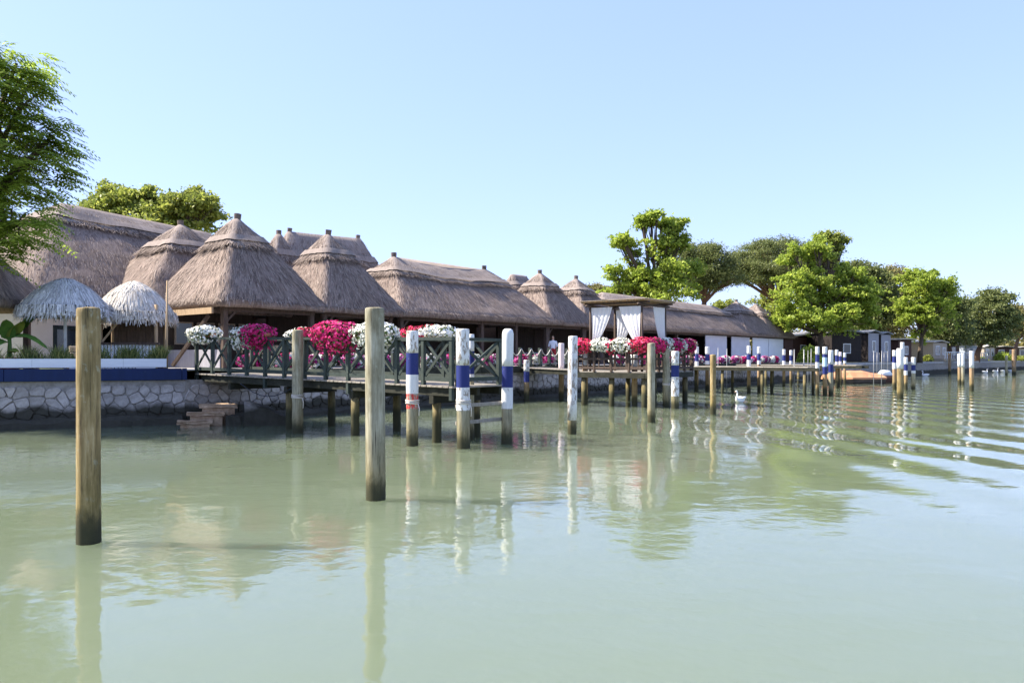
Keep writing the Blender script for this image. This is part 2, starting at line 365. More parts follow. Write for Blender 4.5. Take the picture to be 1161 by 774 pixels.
# voronoi stones on the wall
def voronoi(L, H, cw, ch):
    nx, nz = int(L/cw), max(2, int(H/ch)); pts = {}
    for i in range(-2, nx+2):
        for j in range(-2, nz+2): pts[i, j] = ((i+.5+random.uniform(-.38, .38)+.25*(j % 2))*L/nx, (j+.5+random.uniform(-.36, .36))*H/nz)
    for i in range(nx):
        for j in range(nz):
            x, y = pts[i, j]; poly = [(max(0, x-2), max(0, y-2)), (min(L, x+2), max(0, y-2)), (min(L, x+2), min(H, y+2)), (max(0, x-2), min(H, y+2))]
            for a in range(-2, 3):
                for b in range(-2, 3):
                    if (a or b) and (i+a, j+b) in pts:
                        qx, qy = pts[i+a, j+b]; mx, my = (x+qx)/2, (y+qy)/2; dx, dy = qx-x, qy-y; new = []
                        for k in range(len(poly)):
                            p, q = poly[k], poly[(k+1) % len(poly)]
                            sp = (p[0]-mx)*dx+(p[1]-my)*dy; sq = (q[0]-mx)*dx+(q[1]-my)*dy
                            if sp <= 0: new.append(p)
                            if sp*sq < 0: f = sp/(sp-sq); new.append((p[0]+(q[0]-p[0])*f, p[1]+(q[1]-p[1])*f))
                        poly = new
                        if len(poly) < 3: break
                if len(poly) < 3: break
            if len(poly) >= 3: yield poly
def stone_geo(poly, gap=.012):
    poly = [q for k in range(len(poly)) for p, p2 in [(poly[k], poly[(k+1) % len(poly)])] for q in ((p[0]*.8+p2[0]*.2, p[1]*.8+p2[1]*.2), (p[0]*.2+p2[0]*.8, p[1]*.2+p2[1]*.8))]
    poly = [(p[0]+random.uniform(-.014, .014), p[1]+random.uniform(-.014, .014)) for p in poly]
    cx = sum(p[0] for p in poly)/len(poly); cy = sum(p[1] for p in poly)/len(poly); V = []; n = len(poly); dep = random.uniform(.008, .045)
    rr = max(math.hypot(p[0]-cx, p[1]-cy) for p in poly)
    for s_, y in ((1-gap/rr*1.4, .0), (1-gap/rr*1.7, -dep*.7), (1-gap/rr*3.2, -dep)):
        for p in poly: V.append((cx+(p[0]-cx)*s_, y+(random.uniform(-.008, .008) if y else .05), cy+(p[1]-cy)*s_))
    Fc = [(r*n+k, r*n+(k+1) % n, r*n+n+(k+1) % n, r*n+n+k) for r in range(2) for k in range(n)]+[tuple(range(2*n, 3*n))]
    return (cx, 0, cy), V, Fc
stone_count = 0; rest = MB()
def stones(orig, dirv, L, z0, H, cw, ch):
    global stone_count
    rz = math.atan2(dirv.y, dirv.x); R = Matrix.Rotation(rz, 4, 'Z')
    for poly in voronoi(L, H, cw, ch):
        c, V, Fc = stone_geo(poly)
        if stone_count < 300:
            m = MB().add([(x-c[0], y, z-c[2]) for x, y, z in V], Fc); o = m.build('stone', 'stone', quay)
            o.rotation_euler = (0, 0, rz); p = orig+dirv*c[0]; o.location = (p.x, p.y, z0+c[2]); stone_count += 1
        else: rest.add([Vector((orig.x, orig.y, z0))+R @ Vector(v) for v in V], Fc)
stones(LW0-LD*1.2, LD, 1.2+(Q0-LW0).length, .02, 1.24, .37, .255)
stones(Q0, QD, 15, .02, 1.24, .38, .255)
stones(Q(15, 0), QD, 38, .02, 1.24, .38, .255)
rest.build('stone_facing', 'stone', quay, kind='stuff')
# rough footing at the waterline
def rough_strip(a, d, L, t0, t1, z0, z1, name, mat, parent, step=.35, j=.05):
    m = MB(); n = int(L/step); nn = Vector((-d.y, d.x)); V = []
    for i in range(n+1):
        p = a+d*(L*i/n); r = lambda: random.uniform(-j, j)
        for t, z in ((t0+r(), z0), (t0+r(), z1-.1+r()), (t0+.12+r(), z1+r()), (t1, z1+.02+r()*.5)): V.append((p.x+nn.x*t, p.y+nn.y*t, z))
    return m.add(V, [(i*4+k, i*4+4+k, i*4+5+k, i*4+1+k) for i in range(n) for k in range(3)]).build(name, mat, parent)
rough_strip(LW0-LD*12, LD, 12+(Q0-LW0).length-.1, -.28, .1, -.5, .28, 'footing', 'mortar', quay)
rough_strip(Q(1.5, 0), QD, 52, -.22, .1, -.5, .22, 'footing', 'mortar', quay)
# coping above the stones: blue boards on the old corner, dark edge beam further on
fac = thing('blue_board_facing', 'navy blue painted boards along the top of the quay wall at the left', 'facing', (LW0.x, LW0.y, 1.41), math.atan2(LD.y, LD.x))
x = -12.0
Lw = (Q0-LW0).length
while x < Lw-.05:
    x1 = min(x+2.42, Lw+.05); bevel(MB().box(x+.006, x1-.006, -.09, .0, .0, .37).build('board', 'navy_board', fac), .008); x = x1
MB().box(-12, Lw, .002, .25, -.005, .28).build('backing', 'deck_dark', fac)
eb = thing('quay_edge_beam', 'dark timber edge beam running along the quay below the petunia planters', 'beam', (*Q(0, 0), 1.41), QR)
x = 2.6
while x < 66:
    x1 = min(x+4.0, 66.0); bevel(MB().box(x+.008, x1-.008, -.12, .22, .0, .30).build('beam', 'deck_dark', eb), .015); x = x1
# far edge of the shore wall keeps a pale concrete coping
wall_strip([Q(53.5, 0)+(Vector((34.0, 80))-Q(53.5, 0))*.02]+shore[4:8], 1.402, 1.66, -.06).build('coping', 'concrete', quay)

# ------------------------------------------------------------------ thatched roofs
def rect_samples(mside):
    S, D = [], []
    cs = [(1, -1, -90), (1, 1, 0), (-1, 1, 90), (-1, -1, 180)]
    for i, (sx, sy, a0) in enumerate(cs):
        for k in range(4):
            a = math.radians(a0+30*k); S.append((sx, sy)); D.append((math.cos(a), math.sin(a)))
        nx = cs[(i+1) % 4]; a = math.radians(a0+90)
        for k in range(1, mside+1):
            f = k/(mside+1); S.append((sx+(nx[0]-sx)*f, sy+(nx[1]-sy)*f)); D.append((math.cos(a), math.sin(a)))
    S.append(S[0]); D.append(D[0])
    return np.array(S, float), np.array(D, float)
class Roof:
    def __init__(s, w, l, rx, ry, ze, za, rc=.55, bulge=.12, sag=0, seed=0):
        s.w, s.l, s.rx, s.ry, s.ze, s.za, s.rc, s.b, s.sag, s.seed = w, l, rx, ry, ze, za, rc, bulge, sag, seed
        s.S, s.D = rect_samples(12); s.slope = math.hypot((min(w-rx, l-ry))/2, za-ze)
        h = np.array([w/2, l/2]); e = s.S*(h-rc)+rc*s.D; s.cum = np.concatenate([[0], np.cumsum(np.linalg.norm(np.diff(e, axis=0), axis=1))])
    def at(s, S, D, v, off=0):
        v = np.asarray(v, float)[..., None]; h = np.concatenate([s.w/2*(1-v)+(s.rx/2+.06)*v, s.l/2*(1-v)+(s.ry/2+.06)*v], -1)
        rc = np.minimum(s.rc*(1-.75*v), h.min(-1, keepdims=True)*.95)
        xy = S*(h-rc)+rc*D; z = s.ze+(s.za-s.ze)*v+s.b*np.sin(PI*np.clip(v, 0, 1))
        if s.sag: z = z-s.sag*v*(1-np.clip(np.abs(xy[..., :1])/(s.rx/2+.1), 0, 1)**2)
        run = np.abs(D[..., :1])*(s.w-s.rx)/2+np.abs(D[..., 1:])*(s.l-s.ry)/2; rise = s.za-s.ze
        nrm = unit(np.concatenate([D*rise, run], -1)); p = np.concatenate([xy, z], -1)
        return p+nrm*off, nrm
    def lump(s, p):
        q = Vector(p)*.9+Vector((s.seed*7.1, 0, 0)); q2 = Vector(p)*2.6+Vector((0, s.seed*3.3, 0)); return noise.noise(q)*.075+noise.noise(q2)*.03
    def shell(s, name, mat, parent, v0, v1, nv, off, jag=0, eave=False, close=True):
        N = len(s.S); V = []; UV = []; Fc = []
        js = [random.uniform(-jag, jag) for _ in range(N-1)]; js.append(js[0])
        rings = []
        if eave:
            rings += [('in', .55, .10), ('in', .30, -.22), ('in', .06, -.30), ('in', -.02, -.14)]
        for r in rings:
            p, n_ = s.at(s.S, s.D, np.zeros(N), off); p = p.copy(); p[:, :2] -= s.D*r[1]; p[:, 2] += r[2]
            for i in range(N):
                k = i % (N-1); V.append(tuple(p[i]+np.array([0, 0, s.lump(p[k])*.6]))); UV.append((s.cum[i], r[2]-r[1]))
        for j in range(nv+1):
            v = v0+(v1-v0)*j/nv
            vv = np.array([v+(js[i] if j == 0 else 0) for i in range(N)]); p, n_ = s.at(s.S, s.D, vv, off)
            for i in range(N):
                k = i % (N-1); V.append(tuple(p[i]+n_[i]*s.lump(p[k])*(1 if j < nv else .3))); UV.append((s.cum[i], v*s.slope))
        R = len(rings)+nv+1
        for j in range(R-1):
            for i in range(N-1): a = j*N+i; Fc.append((a, a+1, a+1+N, a+N))
        if close: Fc.append(tuple((R-1)*N+i for i in range(N-1)))
        m = MB().add(V, Fc).mesh(name, mat, True); uv = m.uv_layers.new(name='UVMap')
        for lp in m.loops: uv.data[lp.index].uv = UV[lp.vertex_index]
        return obj(name, m, parent)
    def blades(s, name, mat, parent, n, v0, v1, off, ln=(.15, .4), wd=.011, lift=.014, side=None):
        N = len(s.S); L = s.cum[-1]; u = np.random.rand(n)*L; i = np.clip(np.searchsorted(s.cum, u)-1, 0, N-2); f = ((u-s.cum[i])/np.maximum(np.diff(s.cum)[i], 1e-6))[:, None]
        S = s.S[i]*(1-f)+s.S[i+1]*f; D = unit(s.D[i]*(1-f)+s.D[i+1]*f)
        v = v1-(v1-v0)*np.sqrt(np.random.rand(n)) if v1 > .8 else v0+(v1-v0)*np.random.rand(n)
        l_ = np.random.uniform(ln[0], ln[1], n)
        p0, nr = s.at(S, D, v, off); p1, _ = s.at(S, D, v-l_/s.slope, off)
        tv = np.stack([-D[:, 1], D[:, 0], np.zeros(n)], -1); lat = tv*np.random.normal(0, .22, (n, 1))*l_[:, None]
        wv = tv*np.random.uniform(.6, 1.5, (n, 1))*wd
        lu = np.array([s.lump(p) for p in p0])[:, None]
        a = p0+nr*(lu+.0)-wv; b = p0+nr*(lu+.0)+wv; c_ = p1+nr*(lu+np.random.uniform(.3, 1.6, (n, 1))*lift)+lat
        return obj(name, poly_mesh(name, np.stack([a, b, c_+wv*.4, c_-wv*.4], 1), mat), parent, 'stuff')

def finial(parent, x, y, z, h=.55, r=.17, tilt=(0, 0)):
    m = MB(); m.tube([(x, y, z-.25), (x+tilt[0]*.3, y+tilt[1]*.3, z+h*.3), (x+tilt[0], y+tilt[1], z+h)], [r*1.25, r, r*1.12], 10, jit=.07); m.build('finial', 'thatch_edge', parent)
nroof = 0
def roofed(root, w, l, rx, ry, ze, za, cap=.62, fins=((0, 0),), dens=75, sag=0, rc=.32, finh=.36, finr=.135):
    """thatch on a root whose origin lies at terrace level below the roof's centre"""
    global nroof; nroof += 1
    r = Roof(w, l, rx, ry, ze-GZ, za-GZ, rc=rc, sag=sag, seed=nroof)
    ro = r.shell('roof', 'thatch', root, 0, 1, 16, 0, eave=True)
    area = (w+l)*2*r.slope*.55
    r.blades('straw', 'straw', ro, int(area*dens), -.01, .97, .012)
    cp = r.shell('ridge_cap', 'thatch_cap', root, cap, 1, 7, .11, jag=.012)
    bd = r.shell('cap_band', 'thatch_cap', root, cap+.055, cap+.13, 2, .185, jag=.006, close=False)
    r.blades('straw', 'straw', cp, int(area*dens*.35), cap, .98, .125)
    r.blades('straw', 'straw', cp, int(r.cum[-1]*30), cap-.005, cap+.045, .11, (.18, .36), .014, .07)
    r.blades('straw', 'straw', ro, int(r.cum[-1]*45), .0, .02, .0, (.06, .2), .013, .03)
    for fx, fy in fins: finial(root, fx, fy, za-GZ-(.05), finh, finr, (random.uniform(-.06, .06), random.uniform(-.04, .04)))
    return r
def hall(name, label, px0, px1, t0, dep, za, rx=0, ry=0, ze=4.42, cap=.62, fins=None, posts=True, back=True, sag=0, s01=None, finh=.36, span=3.6):
    s0, s1 = s01 if s01 else (qs(px0, t0), qs(px1, t0)); w_ = s1-s0
    c = Q((s0+s1)/2, t0+dep/2); root = thing(name, label, 'pavilion', (c.x, c.y, GZ), QR, 'thatched pavilions of the restaurant')
    if fins is None: fins = ((0, 0),) if rx == 0 else ((-rx/2, 0), (rx/2, 0))
    roofed(root, w_, dep, rx, ry, ze, za, cap, fins, sag=sag, finh=finh)
    if posts:
        n = max(1, round(w_/span)); hz = ze-.30-GZ
        for i in range(n+1):
            x = -w_/2+.55+(w_-1.1)*i/n
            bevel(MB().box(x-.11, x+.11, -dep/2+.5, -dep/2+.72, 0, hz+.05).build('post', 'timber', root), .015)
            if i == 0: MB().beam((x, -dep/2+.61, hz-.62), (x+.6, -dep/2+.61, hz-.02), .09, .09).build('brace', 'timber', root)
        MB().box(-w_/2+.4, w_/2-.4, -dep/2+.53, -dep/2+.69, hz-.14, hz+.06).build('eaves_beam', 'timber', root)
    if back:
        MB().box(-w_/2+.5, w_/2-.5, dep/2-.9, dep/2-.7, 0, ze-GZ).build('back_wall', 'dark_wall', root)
    return root, (s0, s1, w_, dep)

# the sharp-roofed pavilions along the quay, from the jetty outwards
H1, d1 = hall('thatched_pavilion', 'largest pointed thatched pavilion, nearest behind the jetty with the flower boxes', 250, 374, 4, 6.0, 8.12)
H2, d2 = hall('thatched_pavilion', 'pointed thatched pavilion right of the largest one, behind the grey mooring pole', 366, 461, 4.05, 5.6, 8.02)
H3, d3 = hall('thatched_hall', 'long thatched hall with a sagging ridge behind the striped mooring poles', 455, 634, 4, 7.2, 7.5, rx=7.6, sag=.22)
H4, d4 = hall('thatched_pavilion', 'pointed thatched pavilion just right of the long sagging hall', 624, 676, 4.1, 5.4, 7.6)
H5, d5 = hall('thatched_pavilion', 'pointed thatched pavilion whose foot is hidden by the white-curtained gazebo', 664, 715, 4.05, 5.4, 7.55)
H6, d6 = hall('thatched_hall', 'long low thatched hall behind and right of the white-curtained gazebo', 684, 868, 4, 6.4, 6.9, rx=19.5, cap=.6, fins=(), span=6)
H7, d7 = hall('thatched_pavilion', 'small pointed thatched pavilion at the end of the row, left one of the last pair', 846, 889, 4.06, 6.0, 7.6, cap=.58, finh=.35, span=6)
H8, d8 = hall('thatched_pavilion', 'last pointed thatched pavilion of the row beside the lime green tree', 874, 903, 4.02, 6.0, 7.6, cap=.58, finh=.15, span=6)
# roofs that show behind the front row
def back_roof(name, label, px, Y, w_, l_, py_top, rx=0, rz=QR, cap=.62, ze=4.4, finh=.34, fins=None):
    X = AX(px, Y); za = AZ(py_top, Y); root = thing(name, label, 'pavilion', (X, Y, GZ), rz, 'thatched pavilions of the restaurant')
    if fins is None: fins = ((0, 0),) if rx == 0 else ((-rx/2, 0), (rx/2, 0))
    roofed(root, w_, l_, rx, 0, ze, za, cap, fins, finh=finh)
    hz = ze-.3-GZ
    for sx in (-1, 1):
        for sy in (-1, 1): MB().box(sx*(w_/2-.7)-.1, sx*(w_/2-.7)+.1, sy*(l_/2-.7)-.1, sy*(l_/2-.7)+.1, 0, hz+.1).build('post', 'timber', root)
    return root
back_roof('thatched_pavilion', 'pointed thatched roof between the broad ridge roof and the largest pavilion', 205, 38.2, 7.6, 7.6, 257)
back_roof('thatched_pavilion', 'small pointed thatched tip peeking out just right of the largest pavilion', 316, 46, 4.6, 4.6, 267, cap=.66)
back_roof('thatched_pavilion', 'thatched ridge roof ending in a peak right of the second pavilion', 368, 50, 9.2, 6.5, 268, rx=4.6, rz=QR-.25)
rz_a = math.atan2(.93, .366)
ea = Vector((.366, .93)).normalized(); na = Vector((-ea.y, ea.x)); E0 = Vector((-18.8, 30.8)); ca = E0+ea*10.9+na*5.5
BIG = thing('thatched_house', 'broad thatched house with a long ridge and cream wall at the left', 'house', (ca.x, ca.y, GZ), rz_a)
roofed(BIG, 22.4, 11.4, 9.7, 0, 4.74, 9.47, .74, (), rc=.8)
# its cream wall with window and door opening, local frame: x along the ridge, y away from the water
def wall_with_holes(m, x0, x1, y, th, z0, z1, holes):
    xs = sorted({x0, x1, *[h[0] for h in holes], *[h[1] for h in holes]})
    for a, b in zip(xs[:-1], xs[1:]):
        hs = [h for h in holes if h[0] <= a+1e-6 and h[1] >= b-1e-6]
        if not hs: m.box(a, b, y, y+th, z0, z1)
        else:
            h = hs[0]
            if h[2] > z0: m.box(a, b, y, y+th, z0, h[2])
            if h[3] < z1: m.box(a, b, y, y+th, h[3], z1)
wl = MB(); holes = [(-9.1, -7.9, .6, 1.7), (-7.3, -5.4, .0, 1.76)]
wall_with_holes(wl, -10.3, 10.3, -4.75, .25, 0, 3.1, holes); wl.box(-10.3, -10.05, -4.5, 4.7, 0, 3.1); wl.box(10.05, 10.3, -4.5, 4.7, 0, 3.1)
wl.build('wall', 'cream', BIG)
wn = MB()
for a in ((-9.14, -8.98, .55, 1.76), (-8.02, -7.86, .55, 1.76), (-8.98, -8.02, .55, .71), (-8.98, -8.02, 1.6, 1.76)): wn.box(a[0], a[1], -4.79, -4.65, a[2], a[3])
wno = wn.build('window', 'frame_dark', BIG); MB().box(-9.0, -8.0, -4.69, -4.67, .69, 1.62).build('pane', 'window', wno)
wn = MB()
for a in ((-7.38, -7.22, 0, 1.88), (-5.48, -5.32, 0, 1.88), (-7.22, -5.48, 1.74, 1.88)): wn.box(a[0], a[1], -4.79, -4.63, a[2], a[3])
wn.build('door_frame', 'frame_dark', BIG)
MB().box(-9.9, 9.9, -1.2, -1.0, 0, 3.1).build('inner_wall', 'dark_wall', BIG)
# the dark hut cut by the left edge of the picture
hb = thing('thatched_hut', 'dark thatched hut cut by the left edge behind the banana plant', 'hut', (-18.75, 25.9, GZ), .1)
roofed(hb, 5.9, 4.6, 0, 0, 3.95, 7.2, .66, ((0, 0),), rc=1.1)
for sx in (-1, 1):
    for sy in (-1, 1): MB().box(sx*2.1-.09, sx*2.1+.09, sy*1.5-.09, sy*1.5+.09, 0, 2.1).build('post', 'timber', hb)
# the ragged thatch lump between long hall and next pavilion
c = Q((d3[0]+d3[1])/2+3.5, 14); X = AX(588, 58); lump = thing('thatched_hut', 'rough tan thatch hump poking up behind the end of the sagging hall', 'hut', (X, 58, GZ), QR)
roofed(lump, 5, 5, 1.5, 0, 4.4, AZ(313, 58), .7, (), rc=.9)
for sx in (-1, 1):
    for sy in (-1, 1): MB().box(sx*1.8-.09, sx*1.8+.09, sy*1.8-.09, sy*1.8+.09, 0, 2.6).build('post', 'timber', lump)

# walls and panels below the roofs
def panel_on(root, d, pxa, pxb, z0, z1, mat, name, yoff=.44):
    s0, s1, w_, dep = d; t = None
    rootpos = Vector(root.location[:2]); tt = (rootpos-Q0).dot(QN)-dep/2+yoff; sc = (rootpos-Q0).dot(QD)
    a, b = qs(pxa, tt)-sc, qs(pxb, tt)-sc
    return MB().box(a, b, -dep/2+yoff, -dep/2+yoff+.05, z0, z1).build(name, mat, root)
for a, b, mt in ((800, 824, 'grey_panel'), (829.5, 850, 'grey_panel')): panel_on(H6, d6, a, b, .02, 2.35, mt, 'wall_panel')
for a, b in ((853.5, 871), (871.5, 888)): panel_on(H7, d7, a, b, .02, 2.35, 'white_panel', 'wall_panel', .42)
panel_on(H8, d8, 889.5, 899, .02, 2.4, 'cab_brown', 'wall_panel')
# eaves boards and a leaning brace on the corner of the largest pavilion
w1 = d1[2]
MB().beam((-w1/2-.1, -2.6, 2.28), (-w1/2+.05, 1.6, 2.28), .08, .24).build('fascia_board', 'timber_pale', H1)
MB().beam((-w1/2+.15, -1.9, 2.1), (-w1/2-.35, -.1, .1), .12, .12).build('brace', 'timber', H1)
MB().box(-w1/2+.4, -w1/2+.46, -2.3, 2.4, 0, .75).build('low_wall', 'cab_grey', H1)
for k in range(4):
    x0 = -w1/2+.9+k*1.05
    m = MB()
    for a in ((x0, x0+.06, 1.0, 2.0), (x0+.8, x0+.86, 1.0, 2.0), (x0+.06, x0+.8, 1.0, 1.06), (x0+.06, x0+.8, 1.94, 2.0)): m.box(a[0], a[1], 1.98, 2.06, a[2], a[3])
    o = m.build('window', 'cab_beige', H1); MB().box(x0+.05, x0+.81, 2.0, 2.03, 1.05, 1.95).build('pane', 'window', o)
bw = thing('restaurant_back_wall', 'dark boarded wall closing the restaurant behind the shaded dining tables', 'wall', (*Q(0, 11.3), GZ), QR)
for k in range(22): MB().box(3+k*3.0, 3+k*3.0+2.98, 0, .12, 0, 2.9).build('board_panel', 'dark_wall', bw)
# dining tables standing in the shade
def dining_table(label, s, t):
    p = Q(s, t); r = thing('dining_table', label, 'table', (p.x, p.y, GZ+.006), QR, 'dining tables under the thatch')
    bevel(MB().box(-.7, .7, -.45, .45, .70, .75).build('tabletop', 'white_panel', r), .01)
    for sx in (-1, 1):
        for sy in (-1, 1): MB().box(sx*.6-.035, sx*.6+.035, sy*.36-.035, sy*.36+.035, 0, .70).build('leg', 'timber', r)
def chair(label, s, t, rz):
    p = Q(s, t); r = thing('dining_chair', label, 'chair', (p.x, p.y, GZ+.006), QR+rz, 'dining chairs under the thatch')
    bevel(MB().box(-.22, .22, -.22, .22, .43, .47).build('seat', 'timber_pale', r), .01); MB().box(-.22, .22, .18, .22, .62, .95).build('backrest', 'timber_pale', r)
    for sx in (-1, 1):
        MB().box(sx*.2-.02, sx*.2+.02, -.22, -.18, 0, .43).build('leg', 'timber', r); MB().box(sx*.2-.02, sx*.2+.02, .182, .22, 0, .62).build('leg', 'timber', r)
for px, where in ((300, 'the largest thatched pavilion'), (420, 'the second thatched pavilion'), (520, 'the near end of the sagging hall'), (600, 'the far end of the sagging hall')):
    sA = qs(px, 6); chair('wooden chair on the canal side, under '+where, sA-.1, 5.25, PI); chair('wooden chair at the table end, under '+where, sA-1.05, 6.0, PI/2)
for px, lab in ((300, 'white dining table in shade under the largest thatched pavilion'), (420, 'white dining table in shade under the second thatched pavilion'),
                (520, 'white dining table in shade at the near end of the sagging hall'), (600, 'white dining table in shade at the far end of the sagging hall')):
    dining_table(lab, qs(px, 6), 6)

# ------------------------------------------------------------------ parasols, kiosk, planter at the left corner
def palm_roof(root, r, ze, za, n, mat, tiers=3):
    m = MB(); k = 20
    prof = [(0.03, za), (r*.25, za-(za-ze)*.10), (r*.6, za-(za-ze)*.40), (r*.93, ze+.05)]
    V = [(x*math.cos(2*PI*i/k), x*math.sin(2*PI*i/k), z) for x, z in prof for i in range(k)]
    m.add(V, [(j*k+i, j*k+k+i, j*k+k+(i+1) % k, j*k+(i+1) % k) for j in range(len(prof)-1) for i in range(k)])
    cn = m.build('canopy', 'palm', root, True)
    th = np.random.rand(n)*2*PI; tier = np.random.randint(0, tiers, n); f0 = np.clip((tier/tiers)+np.random.normal(.05, .05, n), 0, .95)
    ln = np.random.uniform(.4, .7, n)*r*.62; dirr = np.stack([np.cos(th), np.sin(th), 0*th], -1)
    def prf(f):
        rr = f*r; z = np.interp(f, [0, .25, .6, .93, 1.15], [za, za-(za-ze)*.10, za-(za-ze)*.40, ze+.05, ze-.35]); return rr, z
    r0, z0 = prf(f0); f1 = f0+ln/r; r1, z1 = prf(f1); r1 = np.minimum(r1, r*(1.0+np.random.uniform(0, .06, n)))
    p0 = dirr*r0[:, None]; p0[:, 2] = z0+.04+.05*np.random.rand(n); p1 = dirr*r1[:, None]; p1[:, 2] = z1-np.random.uniform(-.05, .12, n)+.03
    mid = (p0+p1)/2; mid[:, 2] += .05; tv = np.stack([-np.sin(th), np.cos(th), 0*th], -1)
    lat = tv*np.random.normal(0, .08, (n, 1)); wv = tv*np.random.uniform(.008, .02, (n, 1))
    P = np.concatenate([np.stack([p0-wv, p0+wv, mid+wv, mid-wv], 1), np.stack([mid-wv, mid+wv, p1+lat+wv*.3, p1+lat-wv*.3], 1)])
    obj('fronds', poly_mesh('fronds', P, mat), cn, 'stuff')
    # hanging fringe
    q = int(n*.5); th = np.random.rand(q)*2*PI; d_ = np.stack([np.cos(th), np.sin(th), 0*th], -1); p0 = d_*(r*np.random.uniform(.84, .98, (q, 1))); p0[:, 2] = ze+.12
    p1 = p0+d_*np.random.uniform(.0, .1, (q, 1)); p1[:, 2] = ze-np.random.uniform(.0, .24, q); tv = np.stack([-np.sin(th), np.cos(th), 0*th], -1); wv = tv*np.random.uniform(.008, .018, (q, 1))
    obj('fringe', poly_mesh('fringe', np.stack([p0-wv, p0+wv, p1+wv*.4+tv*np.random.normal(0, .04, (q, 1)), p1-wv*.4], 1), mat), cn, 'stuff')
Y = 25.7; pa = thing('straw_parasol', 'grey white palm straw parasol on a white post, left of the pair', 'parasol', (AX(74, Y), Y, GZ))
palm_roof(pa, 1.40, AZ(352, Y)-GZ, AZ(318, Y)-GZ, 4200, 'palm'); MB().tube([(0, 0, 0), (0, 0, 2.8)], .05, 10).build('post', 'white_paint', pa, True)
Y = 27.4; X = AX(152, Y); ki = thing('bar_kiosk', 'small timber bar kiosk with pale palm straw roof beside the parasol', 'kiosk', (X, Y, GZ), .25)
palm_roof(ki, 1.38, AZ(358, Y)-GZ, AZ(321, Y)-GZ, 4200, 'palm_pale')
for sx in (-1, 1):
    for sy in (-1, 1): MB().tube([(sx*.85, sy*.85, 0), (sx*.85, sy*.85, 2.2)], .055, 8).build('post', 'timber_pale', ki, True)
for sy in (-1, 1): MB().beam((-.95, sy*.85, 1.75), (.95, sy*.85, 1.75), .07, .1).build('beam', 'timber_pale', ki)
for sx in (-1, 1): MB().beam((sx*.85, -.95, 1.85), (sx*.85, .95, 1.85), .07, .1).build('beam', 'timber_pale', ki)
MB().beam((-.8, -.86, .95), (-.25, -.86, 1.7), .06, .06).build('brace', 'timber_pale', ki)
MB().box(-.95, .95, -1.02, -.72, .86, .92).build('counter', 'timber', ki)
for k in range(16): MB().tube([(-.8+k*.107, -.87, .05), (-.8+k*.107, -.87, .85)], .045, 8).build('counter_slat', 'white_wood', ki)
MB().box(-.8, .8, .80, .84, 0, 1.8).build('back_panel', 'timber', ki)
pole_k = tag(MB().tube([(0, 0, 0), (.0, 0, 1.2), (.02, 0, AZ(318, 26.2)-GZ)], [.045, .04, .03], 8).build('bamboo_pole', 'timber_pale', None, True, loc=(AX(189, 26.2), 26.2, GZ)), 'thin upright yellow bamboo pole right of the palm roofed kiosk', 'pole')
# white planter box with grasses on top of the blue boards
pl = thing('planter_box', 'long white planter box of grasses on the quay above the blue boards', 'planter', (LW0.x, LW0.y, GZ+.085), math.atan2(LD.y, LD.x))
Lp = Lw-.55
x = -9.0
while x < Lp-.01:
    x1 = min(x+2.45, Lp); bevel(MB().box(x+.002, x1-.002, .02, .06, .03, .30).build('board', 'white_wood', pl), .006)
    MB().box((x+x1)/2-.25, (x+x1)/2+.25, .05, .4, -.08, .028).build('foot', 'white_wood', pl); x = x1
MB().box(-9, Lp, .46, .50, .03, .30).build('back_board', 'white_wood', pl); MB().box(Lp-.04, Lp-.002, .062, .458, .03, .30).build('end_board', 'white_wood', pl)
MB().box(-9, Lp-.05, .065, .455, .03, .24).build('soil', 'soil', pl)
def grass_blades(name, parent, n, x0, x1, y0, y1, z, hl, mat='grass', spread=.25, clump=None):
    if clump is None: bx = np.random.uniform(x0, x1, n)
    else: bx = np.random.choice(clump, n)+np.random.normal(0, .12, n)
    b = np.stack([np.clip(bx, x0, x1), np.random.uniform(y0, y1, n), np.full(n, z)], -1); h = np.random.uniform(*hl, n)
    tip = b+np.stack([np.random.normal(0, spread, n)*h, np.random.normal(0, spread, n)*h, h], -1); mid = (b*.45+tip*.55); mid[:, 2] += h*.12
    a = np.random.rand(n)*2*PI; wv = np.stack([np.cos(a), np.sin(a), 0*a], -1)*np.random.uniform(.006, .014, (n, 1))
    P = np.concatenate([np.stack([b-wv, b+wv, mid+wv*.8, mid-wv*.8], 1), np.stack([mid-wv*.8, mid+wv*.8, tip+wv*.1, tip-wv*.1], 1)])
    return obj(name, poly_mesh(name, P, mat), parent, 'stuff')
grass_blades('grasses', pl, 2600, -9, Lp-.08, .08, .44, .22, (.08, .3))
grass_blades('grasses', pl, 1500, -9, Lp-.08, .08, .44, .22, (.25, .55), clump=[-.3, .7, 1.5, 2.6, 3.3, 3.5, 4.2, 4.35], spread=.4)
